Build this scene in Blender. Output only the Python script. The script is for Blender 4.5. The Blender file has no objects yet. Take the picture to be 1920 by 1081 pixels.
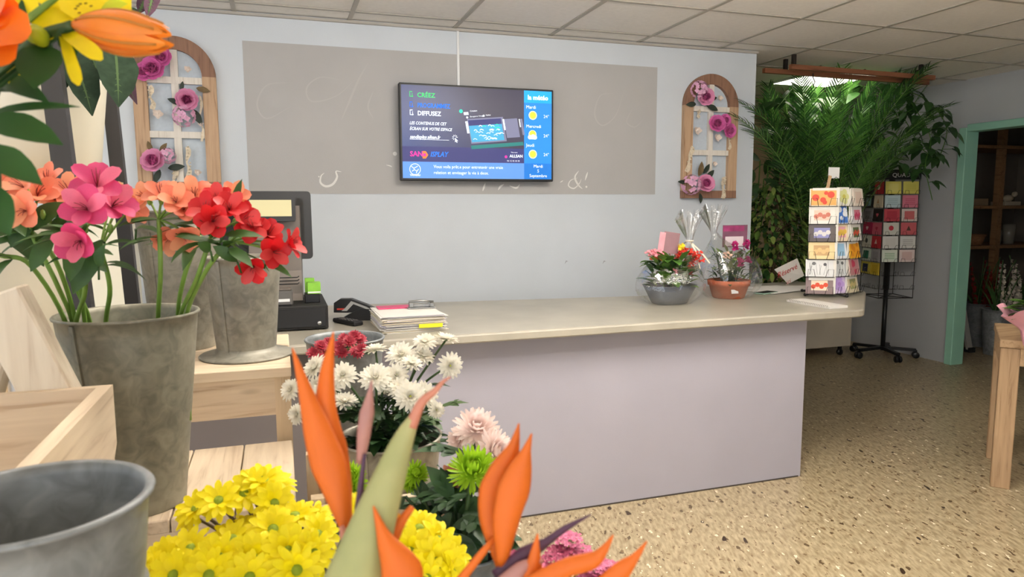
import bpy, math, random
from mathutils import Vector as V, Matrix as M, noise
random.seed(7)
sc = bpy.context.scene
PI = math.pi
# ---------------------------------------------------------------- camera
F_PX, PITCH, YAW, ROLL = 1322.3, .116, .318, -.004
CAM = V((-.42, -4.164, 1.383))
fw = V((math.sin(YAW)*math.cos(PITCH), math.cos(YAW)*math.cos(PITCH), -math.sin(PITCH)))
rt = V((math.cos(YAW), -math.sin(YAW), 0)); up = rt.cross(fw)
rt, up = rt*math.cos(ROLL)+up*math.sin(ROLL), -rt*math.sin(ROLL)+up*math.cos(ROLL)
cd = bpy.data.cameras.new('camera'); cam = bpy.data.objects.new('camera', cd); sc.collection.objects.link(cam)
cd.sensor_width = 36; cd.lens = F_PX/1920*36; cd.clip_start = .02
cd.dof.use_dof = True; cd.dof.focus_distance = 3.2; cd.dof.aperture_fstop = 11
mw = M((rt, up, -fw)).transposed().to_4x4(); mw.translation = CAM; cam.matrix_world = mw
sc.camera = cam
sc.view_settings.view_transform = 'Standard'; sc.view_settings.look = 'None'
sc.view_settings.gamma = 1; sc.view_settings.exposure = -0.06
try: sc.view_settings.use_curve_mapping = False
except Exception: pass
# ---------------------------------------------------------------- sky and daylight
w = bpy.data.worlds.new('world'); sc.world = w; w.use_nodes = True
bg = w.node_tree.nodes['Background']; bg.inputs[0].default_value = (.62, .78, 1, 1); bg.inputs[1].default_value = 1.1
def area(name, loc, sx, sy, power, col, direction):
    l = bpy.data.lights.new(name, 'AREA'); l.shape = 'RECTANGLE'; l.size = sx; l.size_y = sy; l.energy = power; l.color = col
    o = bpy.data.objects.new(name, l); sc.collection.objects.link(o); o.location = loc
    o.rotation_euler = V(direction).to_track_quat('-Z', 'Y').to_euler(); return o
area('daylight_shop_window', (-.9, -6.2, 1.35), 4.0, 2.1, 42, (.94, .97, 1), (0, 1, 0))
sl = bpy.data.lights.new('sun', 'SUN'); sl.energy = 42; sl.angle = .03; sl.color = (1, .95, .86); so = bpy.data.objects.new('sun', sl); sc.collection.objects.link(so)
so.rotation_euler = V((.1, .85, -1)).to_track_quat('-Z', 'Y').to_euler()
area('daylight_side_window', (-3.12, -4.0, 1.45), 3.0, 1.9, 14, (.93, .97, 1), (1, .1, 0))

def S(r, g=None, b=None):
    if g is None: g = b = r
    f = lambda c: (c/255/12.92 if c/255 <= .04045 else ((c/255+.055)/1.055)**2.4)
    return (f(r), f(g), f(b), 1)
# ---------------------------------------------------------------- pixel rays (used to measure the place)
def ray(u, v): return fw + rt*((u-960)/F_PX) - up*((v-540.5)/F_PX)
def PD(u, v, D): return CAM + ray(u, v)*D
def PZ(u, v, z): d = ray(u, v); return CAM + d*((z-CAM.z)/d.z)
def PY(u, v, y): d = ray(u, v); return CAM + d*((y-CAM.y)/d.y)
# ---------------------------------------------------------------- materials
MATS = {}
def nt(m):
    m.use_nodes = True; return m.node_tree.nodes, m.node_tree.links
def mat(name, col, rough=.6, var=0, vs=20, metal=0, bump=0, bs=200, spec=.5, emit=0, trans=0, alpha=1, stretch=None, col2=None, sheen=0, sss=0):
    if name in MATS: return MATS[name]
    m = bpy.data.materials.new(name); n, l = nt(m); p = n['Principled BSDF']
    p.inputs['Base Color'].default_value = col; p.inputs['Roughness'].default_value = rough; p.inputs['Metallic'].default_value = metal
    p.inputs['Specular IOR Level'].default_value = spec; p.inputs['Transmission Weight'].default_value = trans
    if sss:
        p.inputs['Subsurface Weight'].default_value = sss; p.inputs['Subsurface Scale'].default_value = .004
    if emit:
        p.inputs['Emission Color'].default_value = col; p.inputs['Emission Strength'].default_value = emit
    if var or bump:
        tc = n.new('ShaderNodeTexCoord'); mp = n.new('ShaderNodeMapping'); l.new(tc.outputs['Object'], mp.inputs[0])
        if stretch: mp.inputs['Scale'].default_value = stretch
    if var:
        t = n.new('ShaderNodeTexNoise'); t.inputs['Scale'].default_value = vs; t.inputs['Detail'].default_value = 5; l.new(mp.outputs[0], t.inputs[0])
        r = n.new('ShaderNodeValToRGB'); l.new(t.outputs[0], r.inputs[0])
        r.color_ramp.elements[0].position = .3; r.color_ramp.elements[1].position = .7
        c2 = col2 or tuple(min(1, c*(1+var)) for c in col[:3])+(1,)
        r.color_ramp.elements[0].color = tuple(c*(1-var) for c in col[:3])+(1,) if not col2 else col
        r.color_ramp.elements[1].color = c2
        l.new(r.outputs[0], p.inputs['Base Color'])
    if bump:
        t = n.new('ShaderNodeTexNoise'); t.inputs['Scale'].default_value = bs; l.new(mp.outputs[0], t.inputs[0])
        b = n.new('ShaderNodeBump'); b.inputs['Strength'].default_value = bump; b.inputs['Distance'].default_value = .002
        l.new(t.outputs[0], b.inputs['Height']); l.new(b.outputs[0], p.inputs['Normal'])
    MATS[name] = m; return m
def wood(name, c1, c2, axis='X', rough=.65):
    if name in MATS: return MATS[name]
    m = bpy.data.materials.new(name); n, l = nt(m); p = n['Principled BSDF']; p.inputs['Roughness'].default_value = rough
    tc = n.new('ShaderNodeTexCoord'); mp = n.new('ShaderNodeMapping'); l.new(tc.outputs['Object'], mp.inputs[0])
    mp.inputs['Scale'].default_value = {'X': (2, 28, 28), 'Y': (28, 2, 28), 'Z': (28, 28, 2)}[axis]
    a = n.new('ShaderNodeTexNoise'); a.inputs['Scale'].default_value = 2.2; a.inputs['Detail'].default_value = 6; a.inputs['Distortion'].default_value = .6
    l.new(mp.outputs[0], a.inputs[0])
    r = n.new('ShaderNodeValToRGB'); r.color_ramp.elements[0].position = .3; r.color_ramp.elements[1].position = .68
    r.color_ramp.elements[0].color = c2; r.color_ramp.elements[1].color = c1
    e = r.color_ramp.elements.new(.42); e.color = tuple(.35*x+.65*y for x, y in zip(c2, c1))
    l.new(a.outputs[0], r.inputs[0])
    v = n.new('ShaderNodeTexVoronoi'); v.inputs['Scale'].default_value = 5; mp2 = n.new('ShaderNodeMapping'); l.new(tc.outputs['Object'], mp2.inputs[0])
    mp2.inputs['Scale'].default_value = {'X': (.6, 2, 2), 'Y': (2, .6, 2), 'Z': (2, 2, .6)}[axis]; l.new(mp2.outputs[0], v.inputs[0])
    r2 = n.new('ShaderNodeValToRGB'); r2.color_ramp.elements[0].position = .04; r2.color_ramp.elements[1].position = .11
    r2.color_ramp.elements[0].color = (.35, .25, .18, 1); r2.color_ramp.elements[1].color = (1, 1, 1, 1); l.new(v.outputs[0], r2.inputs[0])
    mx = n.new('ShaderNodeMixRGB'); mx.blend_type = 'MULTIPLY'; mx.inputs[0].default_value = .8; l.new(r.outputs[0], mx.inputs[1]); l.new(r2.outputs[0], mx.inputs[2])
    l.new(mx.outputs[0], p.inputs['Base Color'])
    b = n.new('ShaderNodeBump'); b.inputs['Strength'].default_value = .25; b.inputs['Distance'].default_value = .002
    l.new(a.outputs[0], b.inputs['Height']); l.new(b.outputs[0], p.inputs['Normal'])
    MATS[name] = m; return m
def zinc(name, base=(134, 131, 116)):
    if name in MATS: return MATS[name]
    m = bpy.data.materials.new(name); n, l = nt(m); p = n['Principled BSDF']; p.inputs['Metallic'].default_value = .3; p.inputs['Roughness'].default_value = .5
    tc = n.new('ShaderNodeTexCoord'); t = n.new('ShaderNodeTexNoise'); t.inputs['Scale'].default_value = 38; t.inputs['Detail'].default_value = 3; t.inputs['Distortion'].default_value = 1.2; l.new(tc.outputs['Object'], t.inputs[0])
    t2 = n.new('ShaderNodeTexNoise'); t2.inputs['Scale'].default_value = 9; t2.inputs['Detail'].default_value = 6; l.new(tc.outputs['Object'], t2.inputs[0])
    mx = n.new('ShaderNodeMixRGB'); mx.inputs[0].default_value = .45; l.new(t.outputs[0], mx.inputs[1]); l.new(t2.outputs[0], mx.inputs[2])
    r = n.new('ShaderNodeValToRGB'); c = S(*base)
    r.color_ramp.elements[0].position = .36; r.color_ramp.elements[1].position = .64
    r.color_ramp.elements[0].color = tuple(x*.68 for x in c[:3])+(1,); r.color_ramp.elements[1].color = tuple(min(1, x*1.25) for x in c[:3])+(1,)
    l.new(mx.outputs[0], r.inputs[0]); l.new(r.outputs[0], p.inputs['Base Color'])
    r3 = n.new('ShaderNodeMapRange'); r3.inputs[3].default_value = .36; r3.inputs[4].default_value = .6; l.new(mx.outputs[0], r3.inputs[0]); l.new(r3.outputs[0], p.inputs['Roughness'])
    MATS[name] = m; return m
def film(name, tint=(1, 1, 1, 1), refl=.09, bump=.6, bs=14):
    if name in MATS: return MATS[name]
    m = bpy.data.materials.new(name); n, l = nt(m); n.remove(n['Principled BSDF']); out = n['Material Output']
    tr = n.new('ShaderNodeBsdfTransparent'); tr.inputs[0].default_value = tint
    g = n.new('ShaderNodeBsdfGlossy'); g.inputs['Roughness'].default_value = .08; g.inputs[0].default_value = (1, 1, 1, 1)
    tc = n.new('ShaderNodeTexCoord'); t = n.new('ShaderNodeTexNoise'); t.inputs['Scale'].default_value = bs; t.inputs['Detail'].default_value = 3; l.new(tc.outputs['Object'], t.inputs[0])
    b = n.new('ShaderNodeBump'); b.inputs['Strength'].default_value = bump; b.inputs['Distance'].default_value = .02; l.new(t.outputs[0], b.inputs['Height'])
    l.new(b.outputs[0], g.inputs['Normal'])
    lw = n.new('ShaderNodeLayerWeight'); lw.inputs[0].default_value = .25; l.new(b.outputs[0], lw.inputs['Normal'])
    ad = n.new('ShaderNodeMath'); ad.operation = 'MULTIPLY_ADD'; ad.inputs[1].default_value = .55; ad.inputs[2].default_value = refl; ad.use_clamp = True
    l.new(lw.outputs['Facing'], ad.inputs[0])
    mx = n.new('ShaderNodeMixShader'); l.new(ad.outputs[0], mx.inputs[0]); l.new(tr.outputs[0], mx.inputs[1]); l.new(g.outputs[0], mx.inputs[2]); l.new(mx.outputs[0], out.inputs[0])
    MATS[name] = m; return m
def floor_mat():
    m = bpy.data.materials.new('floor_lino'); n, l = nt(m); p = n['Principled BSDF']; p.inputs['Roughness'].default_value = .34
    tc = n.new('ShaderNodeTexCoord')
    def mp(sx, sy, rot):
        a = n.new('ShaderNodeMapping'); a.inputs['Rotation'].default_value = (0, 0, rot); l.new(tc.outputs['Object'], a.inputs[0])
        b = n.new('ShaderNodeMapping'); b.inputs['Scale'].default_value = (sx, sy, 1); l.new(a.outputs[0], b.inputs[0]); return b
    a = mp(1, .28, .35)
    t = n.new('ShaderNodeTexNoise'); t.inputs['Scale'].default_value = 70; t.inputs['Detail'].default_value = 4; l.new(a.outputs[0], t.inputs[0])
    r = n.new('ShaderNodeValToRGB'); r.color_ramp.elements[0].position = .36; r.color_ramp.elements[0].color = S(152, 133, 102)
    r.color_ramp.elements[1].position = .66; r.color_ramp.elements[1].color = S(190, 175, 143); l.new(t.outputs[0], r.inputs[0])
    cur = r.outputs[0]
    for sc_, th, colr, rot, keep in ((26, .2, S(92, 72, 48), .35, .5), (48, .26, S(122, 98, 68), .2, .5), (13, .12, S(60, 44, 30), .5, .35), (30, .16, S(232, 222, 198), .4, .45)):
        b = mp(1, .5, rot); t2 = n.new('ShaderNodeTexNoise'); t2.inputs['Scale'].default_value = sc_*1.6; l.new(b.outputs[0], t2.inputs[0])
        mxv = n.new('ShaderNodeMixRGB'); mxv.inputs[0].default_value = .035; l.new(b.outputs[0], mxv.inputs[1]); l.new(t2.outputs['Color'], mxv.inputs[2])
        v = n.new('ShaderNodeTexVoronoi'); v.inputs['Scale'].default_value = sc_; l.new(mxv.outputs[0], v.inputs[0])
        c1 = n.new('ShaderNodeMath'); c1.operation = 'LESS_THAN'; c1.inputs[1].default_value = th; l.new(v.outputs['Distance'], c1.inputs[0])
        sp = n.new('ShaderNodeSeparateColor'); l.new(v.outputs['Color'], sp.inputs[0])
        c2 = n.new('ShaderNodeMath'); c2.operation = 'LESS_THAN'; c2.inputs[1].default_value = keep; l.new(sp.outputs[0], c2.inputs[0])
        mu = n.new('ShaderNodeMath'); mu.operation = 'MULTIPLY'; l.new(c1.outputs[0], mu.inputs[0]); l.new(c2.outputs[0], mu.inputs[1])
        mx = n.new('ShaderNodeMixRGB'); mx.inputs[2].default_value = colr; l.new(mu.outputs[0], mx.inputs[0]); l.new(cur, mx.inputs[1]); cur = mx.outputs[0]
    l.new(cur, p.inputs['Base Color']); return m
# ---------------------------------------------------------------- mesh builder
def frame_of(d, u=V((0, 0, 1))):
    d = V(d).normalized(); u = V(u)
    if abs(d.dot(u.normalized())) > .98: u = V((1, 0, 0)) if abs(d.x) < .9 else V((0, 1, 0))
    s = d.cross(u).normalized(); return d, s, s.cross(d).normalized()
class MB:
    def __init__(s): s.v = []; s.f = []; s.m = []; s.s = []
    def add(s, vs, fs, mi=0, sm=True):
        k = len(s.v); s.v += [V(q) for q in vs]
        for f in fs: s.f.append([k+i for i in f]); s.m.append(mi); s.s.append(sm)
        return s
    def box(s, x0, x1, y0, y1, z0, z1, mi=0, X=None, bev=0):
        if bev:
            b = bev; prof = [(x0+b, y0), (x1-b, y0), (x1, y0+b), (x1, y1-b), (x1-b, y1), (x0+b, y1), (x0, y1-b), (x0, y0+b)]
            ins = [(max(x0+b, min(x1-b, x)), max(y0+b, min(y1-b, y))) for x, y in prof]
            rings = [(ins, z0), (prof, z0+b), (prof, z1-b), (ins, z1)]
            vs = [V((x, y, z)) for r, z in rings for x, y in r]; fs = [list(range(7, -1, -1)), list(range(24, 32))]
            for k in range(3):
                for i in range(8): fs.append([k*8+i, k*8+(i+1) % 8, k*8+8+(i+1) % 8, k*8+8+i])
        else:
            vs = [V((x, y, z)) for z in (z0, z1) for x, y in ((x0, y0), (x1, y0), (x1, y1), (x0, y1))]
            fs = [[3, 2, 1, 0], [4, 5, 6, 7], [0, 1, 5, 4], [1, 2, 6, 5], [2, 3, 7, 6], [3, 0, 4, 7]]
        if X: vs = [X @ q for q in vs]
        return s.add(vs, fs, mi, False)
    def bar(s, a, b, wd, th, mi=0, u=V((0, 0, 1)), bev=0):
        a, b = V(a), V(b); d, sd, uu = frame_of(b-a, u); X = M((sd, uu, d)).transposed().to_4x4(); X.translation = a
        return s.box(-wd/2, wd/2, -th/2, th/2, 0, (b-a).length, mi, X, bev)
    def prism(s, poly, z0, z1, mi=0, X=None):
        n = len(poly); vs = [V((x, y, z)) for z in (z0, z1) for x, y in poly]
        if X: vs = [X @ q for q in vs]
        return s.add(vs, [list(range(n-1, -1, -1)), list(range(n, 2*n))]+[[i, (i+1) % n, n+(i+1) % n, n+i] for i in range(n)], mi, False)
    def tube(s, pts, r, n=6, mi=0, cap=True):
        pts = [V(q) for q in pts]; L = len(pts); rs = r if isinstance(r, (list, tuple)) else [r]*L
        vs = []; u = None
        for i, q in enumerate(pts):
            d = (pts[min(L-1, i+1)]-pts[max(0, i-1)]).normalized()
            if u is None: _, sd, u = frame_of(d)
            sd = d.cross(u); 
            if sd.length < 1e-5: _, sd, u = frame_of(d)
            sd.normalize(); u = sd.cross(d).normalized()
            vs += [q+(sd*math.cos(2*PI*k/n)+u*math.sin(2*PI*k/n))*rs[i] for k in range(n)]
        fs = [[i*n+k, i*n+(k+1) % n, (i+1)*n+(k+1) % n, (i+1)*n+k] for i in range(L-1) for k in range(n)]
        if cap: fs += [list(range(n-1, -1, -1)), list(range((L-1)*n, L*n))]
        return s.add(vs, fs, mi)
    def lathe(s, prof, n=40, o=(0, 0, 0), mi=0, X=None, sm=True):
        o = V(o); vs = []; 
        for r, z in prof: vs += [o+V((r*math.cos(2*PI*k/n), r*math.sin(2*PI*k/n), z)) for k in range(n)]
        if X: vs = [X @ q for q in vs]
        fs = [[i*n+k, i*n+(k+1) % n, (i+1)*n+(k+1) % n, (i+1)*n+k] for i in range(len(prof)-1) for k in range(n)]
        return s.add(vs, fs, mi, sm)
    def ball(s, c, r, n=10, mi=0, sc_=(1, 1, 1), X=None):
        c = V(c); vs = []; h = n//2
        for i in range(h+1):
            a = PI*i/h
            for k in range(n): vs.append(V((r*math.sin(a)*math.cos(2*PI*k/n)*sc_[0], r*math.sin(a)*math.sin(2*PI*k/n)*sc_[1], r*math.cos(a)*sc_[2])))
        if X: vs = [X @ q for q in vs]
        vs = [c+q for q in vs]
        return s.add(vs, [[i*n+k, (i+1)*n+k, (i+1)*n+(k+1) % n, i*n+(k+1) % n] for i in range(h) for k in range(n)], mi)
    def blade(s, base, d, u, L, W, bend=0, shape='leaf', fold=.15, seg=5, mi=0, tw=0):
        """a leaf or petal: spine leaves base along d, bends away from (+) or toward (-) u"""
        d, sd, uu = frame_of(d, u); pts = []; q = V(base); sh = SH[shape]; vs = []
        for i in range(seg+1):
            t = i/seg; a = bend*t; dd = d*math.cos(a)-uu*math.sin(a); nn = uu*math.cos(a)+d*math.sin(a)
            k = 0
            while k < len(sh)-2 and t > sh[k+1][0]: k += 1
            w_ = sh[k][1]+(sh[k+1][1]-sh[k][1])*min(1, max(0, (t-sh[k][0])/(sh[k+1][0]-sh[k][0])))
            w_ *= W/2; s2 = sd*math.cos(tw*t)+nn*math.sin(tw*t); n2 = nn*math.cos(tw*t)-sd*math.sin(tw*t)
            vs += [q-s2*w_+n2*fold*w_*2, q, q+s2*w_+n2*fold*w_*2]; q = q+dd*(L/seg)
        fs = []
        for i in range(seg): a = i*3; fs += [[a, a+1, a+4, a+3], [a+1, a+2, a+5, a+4]]
        return s.add(vs, fs, mi)
    def join(s, o, X=None, mi=None):
        return s.add([X @ q for q in o.v] if X else o.v, [], 0) or s
    def merge(s, o, X):
        k = len(s.v); s.v += [X @ q for q in o.v]
        s.f += [[k+i for i in f] for f in o.f]; s.m += o.m; s.s += o.s; return s
    def mesh(s, name, mats, off=None):
        me = bpy.data.meshes.new(name); vs = [q-off for q in s.v] if off else s.v
        me.from_pydata([tuple(q) for q in vs], [], s.f)
        for m_ in (mats if isinstance(mats, (list, tuple)) else [mats]): me.materials.append(m_)
        me.polygons.foreach_set('material_index', s.m); me.polygons.foreach_set('use_smooth', s.s); me.update(); return me
    def build(s, name, mats, parent=None, world=True, X=None):
        off = V((0, 0, 0)); p = parent
        if world:
            while p: off = off+p.location; p = p.parent
        o = bpy.data.objects.new(name, s.mesh(name, mats, off if off.length else None)); sc.collection.objects.link(o)
        if parent: o.parent = parent
        if X: o.matrix_local = X
        return o
SH = {'leaf': [(0, .1), (.2, .75), (.45, 1), (.75, .7), (1, .03)], 'petal': [(0, .3), (.3, .75), (.65, 1), (.88, .8), (1, .3)],
      'strap': [(0, .55), (.3, .9), (.75, 1), (.93, .75), (1, .2)], 'grass': [(0, .6), (.3, 1), (.7, .7), (1, .02)], 'heart': [(0, .55), (.12, .95), (.35, 1), (.7, .55), (1, .03)],
      'wide': [(0, .35), (.25, .8), (.6, 1), (.85, .9), (1, .5)], 'sail': [(0, .5), (.25, .9), (.45, 1), (.7, .6), (1, .02)], 'round': [(0, .3), (.25, .85), (.5, 1), (.8, .85), (1, .3)]}
def tag(o, label, cat, group=None, kind=None):
    if label: o['label'] = label
    if cat: o['category'] = cat
    if group: o['group'] = group
    if kind: o['kind'] = kind
    return o
def thing(name, label, cat, loc=(0, 0, 0), group=None, rotz=0):
    o = bpy.data.objects.new(name, None); sc.collection.objects.link(o); o.location = loc; o.rotation_euler = (0, 0, rotz); o.empty_display_size = .05
    return tag(o, label, cat, group)
def structure(o): o['kind'] = 'structure'; return o
def inst(name, me, parent, pos, normal=(0, 0, 1), scale=1, spin=0, world=True):
    o = bpy.data.objects.new(name, me); sc.collection.objects.link(o); o.parent = parent
    off = V((0, 0, 0)); p = parent
    if world:
        while p: off = off+p.location; p = p.parent
    q = V(normal).to_track_quat('Z', 'Y').to_matrix().to_4x4() @ M.Rotation(spin, 4, 'Z')
    o.matrix_local = M.Translation(V(pos)-off) @ q @ M.Scale(scale, 4); return o
def bez(a, b, c, n=8): return [V(a)*(1-t)**2+V(b)*2*t*(1-t)+V(c)*t*t for t in [i/n for i in range(n+1)]]
def cat3(pts, n=5):
    pts = [V(p) for p in pts]; P = [pts[0]*2-pts[1]]+pts+[pts[-1]*2-pts[-2]]; out = []
    for i in range(1, len(P)-2):
        for k in range(n):
            t = k/n; a, b, c, d = P[i-1], P[i], P[i+1], P[i+2]
            out.append(.5*((2*b)+(c-a)*t+(2*a-5*b+4*c-d)*t*t+(3*b-a-3*c+d)*t**3))
    out.append(pts[-1]); return out
def U(a, b): return random.uniform(a, b)
_font = {}
def text(mb, s, size, X, mi=0, align='LEFT', shear=0, bold=0, sx=1):
    """flat lettering laid into a mesh with the built-in font"""
    cu = bpy.data.curves.new('t', 'FONT'); cu.body = s; cu.size = size; cu.align_x = align; cu.shear = shear; cu.offset = bold; cu.resolution_u = 2
    o = bpy.data.objects.new('t', cu); sc.collection.objects.link(o)
    dg = bpy.context.evaluated_depsgraph_get(); me = bpy.data.meshes.new_from_object(o.evaluated_get(dg))
    Y = X @ M.Diagonal((sx, 1, 1, 1))
    mb.add([Y @ v.co for v in me.vertices], [list(p.vertices) for p in me.polygons], mi, False)
    bpy.data.objects.remove(o); bpy.data.curves.remove(cu); bpy.data.meshes.remove(me)
def stroke(mb, pts, ws, mi=0, nrm=V((0, -1, 0))):
    """flat brush stroke of varying width on a plane"""
    pts = [V(p) for p in pts]; n = len(pts); vs = []
    for i, q in enumerate(pts):
        d = (pts[min(n-1, i+1)]-pts[max(0, i-1)]).normalized(); s_ = d.cross(nrm).normalized(); wd = ws(i/(n-1)) if callable(ws) else ws
        vs += [q-s_*wd/2, q+s_*wd/2]
    mb.add(vs, [[2*i, 2*i+1, 2*i+3, 2*i+2] for i in range(n-1)], mi, False)

# ================================================================ THE SETTING
H = 2.42
wallc = mat('wall_blue_paint', S(210, 216, 223), .75, .03, 3, bump=.3, bs=260)
structure(MB().box(-3.2, 7.4, -7.4, 2.8, -.1, 0).build('floor', floor_mat()))
tile = mat('ceiling_tile_fibre', S(242, 237, 231), .9, .03, 40, bump=.4, bs=350)
ce = structure(MB().box(-3.2, 7.4, -7.4, 2.8, H, H+.1).build('ceiling', tile))
g = MB()
for i in range(-5, 13):
    x = .6*i; g.box(x-.012, x+.012, -7.35, 2.75, H-.006, H-.0005)
for k in range(-12, 6):
    y = -.19+.6*k; g.box(-3.15, 7.35, y-.012, y+.012, H-.0062, H-.0007)
g.build('grid_bars', mat('ceiling_grid_metal', S(176, 170, 160), .5), ce)
g = MB()
g.box(-3.1, 2.704, -.02, -.0, H-.02, H-.0064)
g.build('edge_trim', mat('ceiling_grid_metal', S(190, 184, 174), .5), ce)
structure(MB().box(-3.2, 2.704, 0, .12, 0, H).build('wall_back', wallc))
wr = MB()
# right wall with the storeroom opening (opening y -0.75..0.34, z up to 1.98)
wr.box(5.097, 5.2, .36, 2.8, 0, H); wr.box(5.097, 5.2, -.75, .36, 1.99, H); wr.box(5.097, 5.2, -7.4, -.75, 0, H)
structure(wr.build('wall_right', mat('wall_grey_paint', S(186, 189, 194), .75, .03, 3, bump=.3, bs=260)))
structure(MB().box(2.58, 5.097, 2.37, 2.47, 0, H).build('wall_alcove_rear', mat('wall_beige_paint', S(178, 156, 126), .8, .04, 3)))
structure(MB().box(2.5, 2.58, .12, 2.47, 0, H).build('wall_alcove_left', MATS['wall_beige_paint']))
wl = MB(); wl.box(-3.3, -3.2, -7.4, -5.6, 0, H); wl.box(-3.3, -3.2, -2.4, .12, 0, H); wl.box(-3.3, -3.2, -5.6, -2.4, 0, .45); wl.box(-3.3, -3.2, -5.6, -2.4, 2.3, H)
structure(wl.build('wall_left', wallc))
wf = MB(); wf.box(-3.3, 7.4, -6.4, -6.3, 0, .25); wf.box(-3.3, 7.4, -6.4, -6.3, 2.35, H); wf.box(-3.3, -3, -6.4, -6.3, .25, 2.35); wf.box(1.2, 7.4, -6.4, -6.3, .25, 2.35)
structure(wf.build('wall_front', wallc))
wh = mat('white_frame', S(235), .4)
for nm, a in (('window_1', [(-3.0, 2.6, -7.46)]), ('window_2', [])):
    b = MB()
    if nm == 'window_1':
        for x in (-3, -1.6, -.2, 1.17): b.box(x, x+.05, -6.37, -6.32, .25, 2.35)
        b.box(-3, 1.2, -6.37, -6.32, .25, .31); b.box(-3, 1.2, -6.37, -6.32, 2.29, 2.35)
    else:
        for y in (-5.6, -4.0, -2.45): b.box(-3.28, -3.23, y, y+.05, .45, 2.3)
        b.box(-3.28, -3.23, -5.6, -2.4, .45, .51); b.box(-3.28, -3.23, -5.6, -2.4, 2.24, 2.3)
    structure(b.build(nm, wh))
# painted grey panel with the remains of white script
pan = MB(); c = [PY(453, 75, -.004), PY(1234, 127, -.004), PY(1227, 369, -.004), PY(468, 357, -.004)]
px0, px1, pz1, pz0 = (c[0].x+c[3].x)/2, (c[1].x+c[2].x)/2, (c[0].z+c[1].z)/2, (c[2].z+c[3].z)/2
pan.box(px0, px1, -.003, -.0002, pz0, pz1)
wb = bpy.data.objects['wall_back']
pa = pan.build('painted_panel', mat('taupe_wall_paint', S(181, 179, 178), .8, .03, 4, bump=.3, bs=260), wb)
lt = MB()
def wp(*pp): return cat3([PY(x, y, -.0045) for x, y in pp], 6)
fat = lambda m_: (lambda t: m_*(.15+.85*math.sin(PI*min(1, max(0, t)))))
for pts, wd in ((((640, 322), (630, 321), (632, 332), (624, 345), (611, 349), (601, 342), (602, 330), (608, 324)), .013), (((910, 343), (905, 358)), .012), (((945, 345), (938, 350), (934, 356)), .012),
                (((975, 345), (968, 352), (955, 348)), .012), (((1085, 320), (1078, 332), (1084, 346), (1092, 354)), .013), (((1083, 333), (1070, 338), (1066, 348), (1076, 353), (1086, 344), (1090, 335)), .008),
                (((1102, 322), (1097, 338)), .01), (((1100, 348), (1099, 352)), .014), (((724, 309), (732, 311), (735, 313)), .006), (((1050, 342), (1056, 338)), .006)):
    stroke(lt, wp(*pts), fat(wd))
for x, y, r in ((740.5, 288, .012), (598, 331, .004)):
    q = PY(x, y, -.0045); lt.add([q+V((math.cos(a*PI/6)*r, 0, math.sin(a*PI/6)*r)) for a in range(12)], [list(range(12))], 0, False)
lt.build('white_script_marks', mat('white_script_paint', S(232, 230, 226), .7), pa)
gh = MB()
for pts, wd in ((((690, 118), (672, 150), (655, 190), (640, 225)), .012), (((640, 150), (600, 145), (575, 165), (585, 190), (630, 180), (665, 150)), .008), (((540, 155), (500, 160), (482, 195), (500, 222), (545, 200)), .008),
                (((1150, 175), (1125, 180), (1115, 215), (1130, 235), (1155, 215), (1170, 170)), .009), (((1185, 205), (1175, 228), (1190, 238), (1205, 225)), .008), (((700, 170), (690, 200), (700, 222)), .009)):
    stroke(gh, wp(*pts), fat(wd))
gh.build('faint_script_ghost', mat('ghost_paint', S(188, 186, 184), .8), pa)
sm = MB()
for x, y in ((1062, 492), (1133, 492)):
    stroke(sm, [PY(x-3, y+2, -.0008), PY(x, y-3, -.0008), PY(x+3, y-2, -.0008)], fat(.008))
sm.build('wall_scuffs', mat('scuff', S(160, 163, 170), .8), wb)
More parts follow.
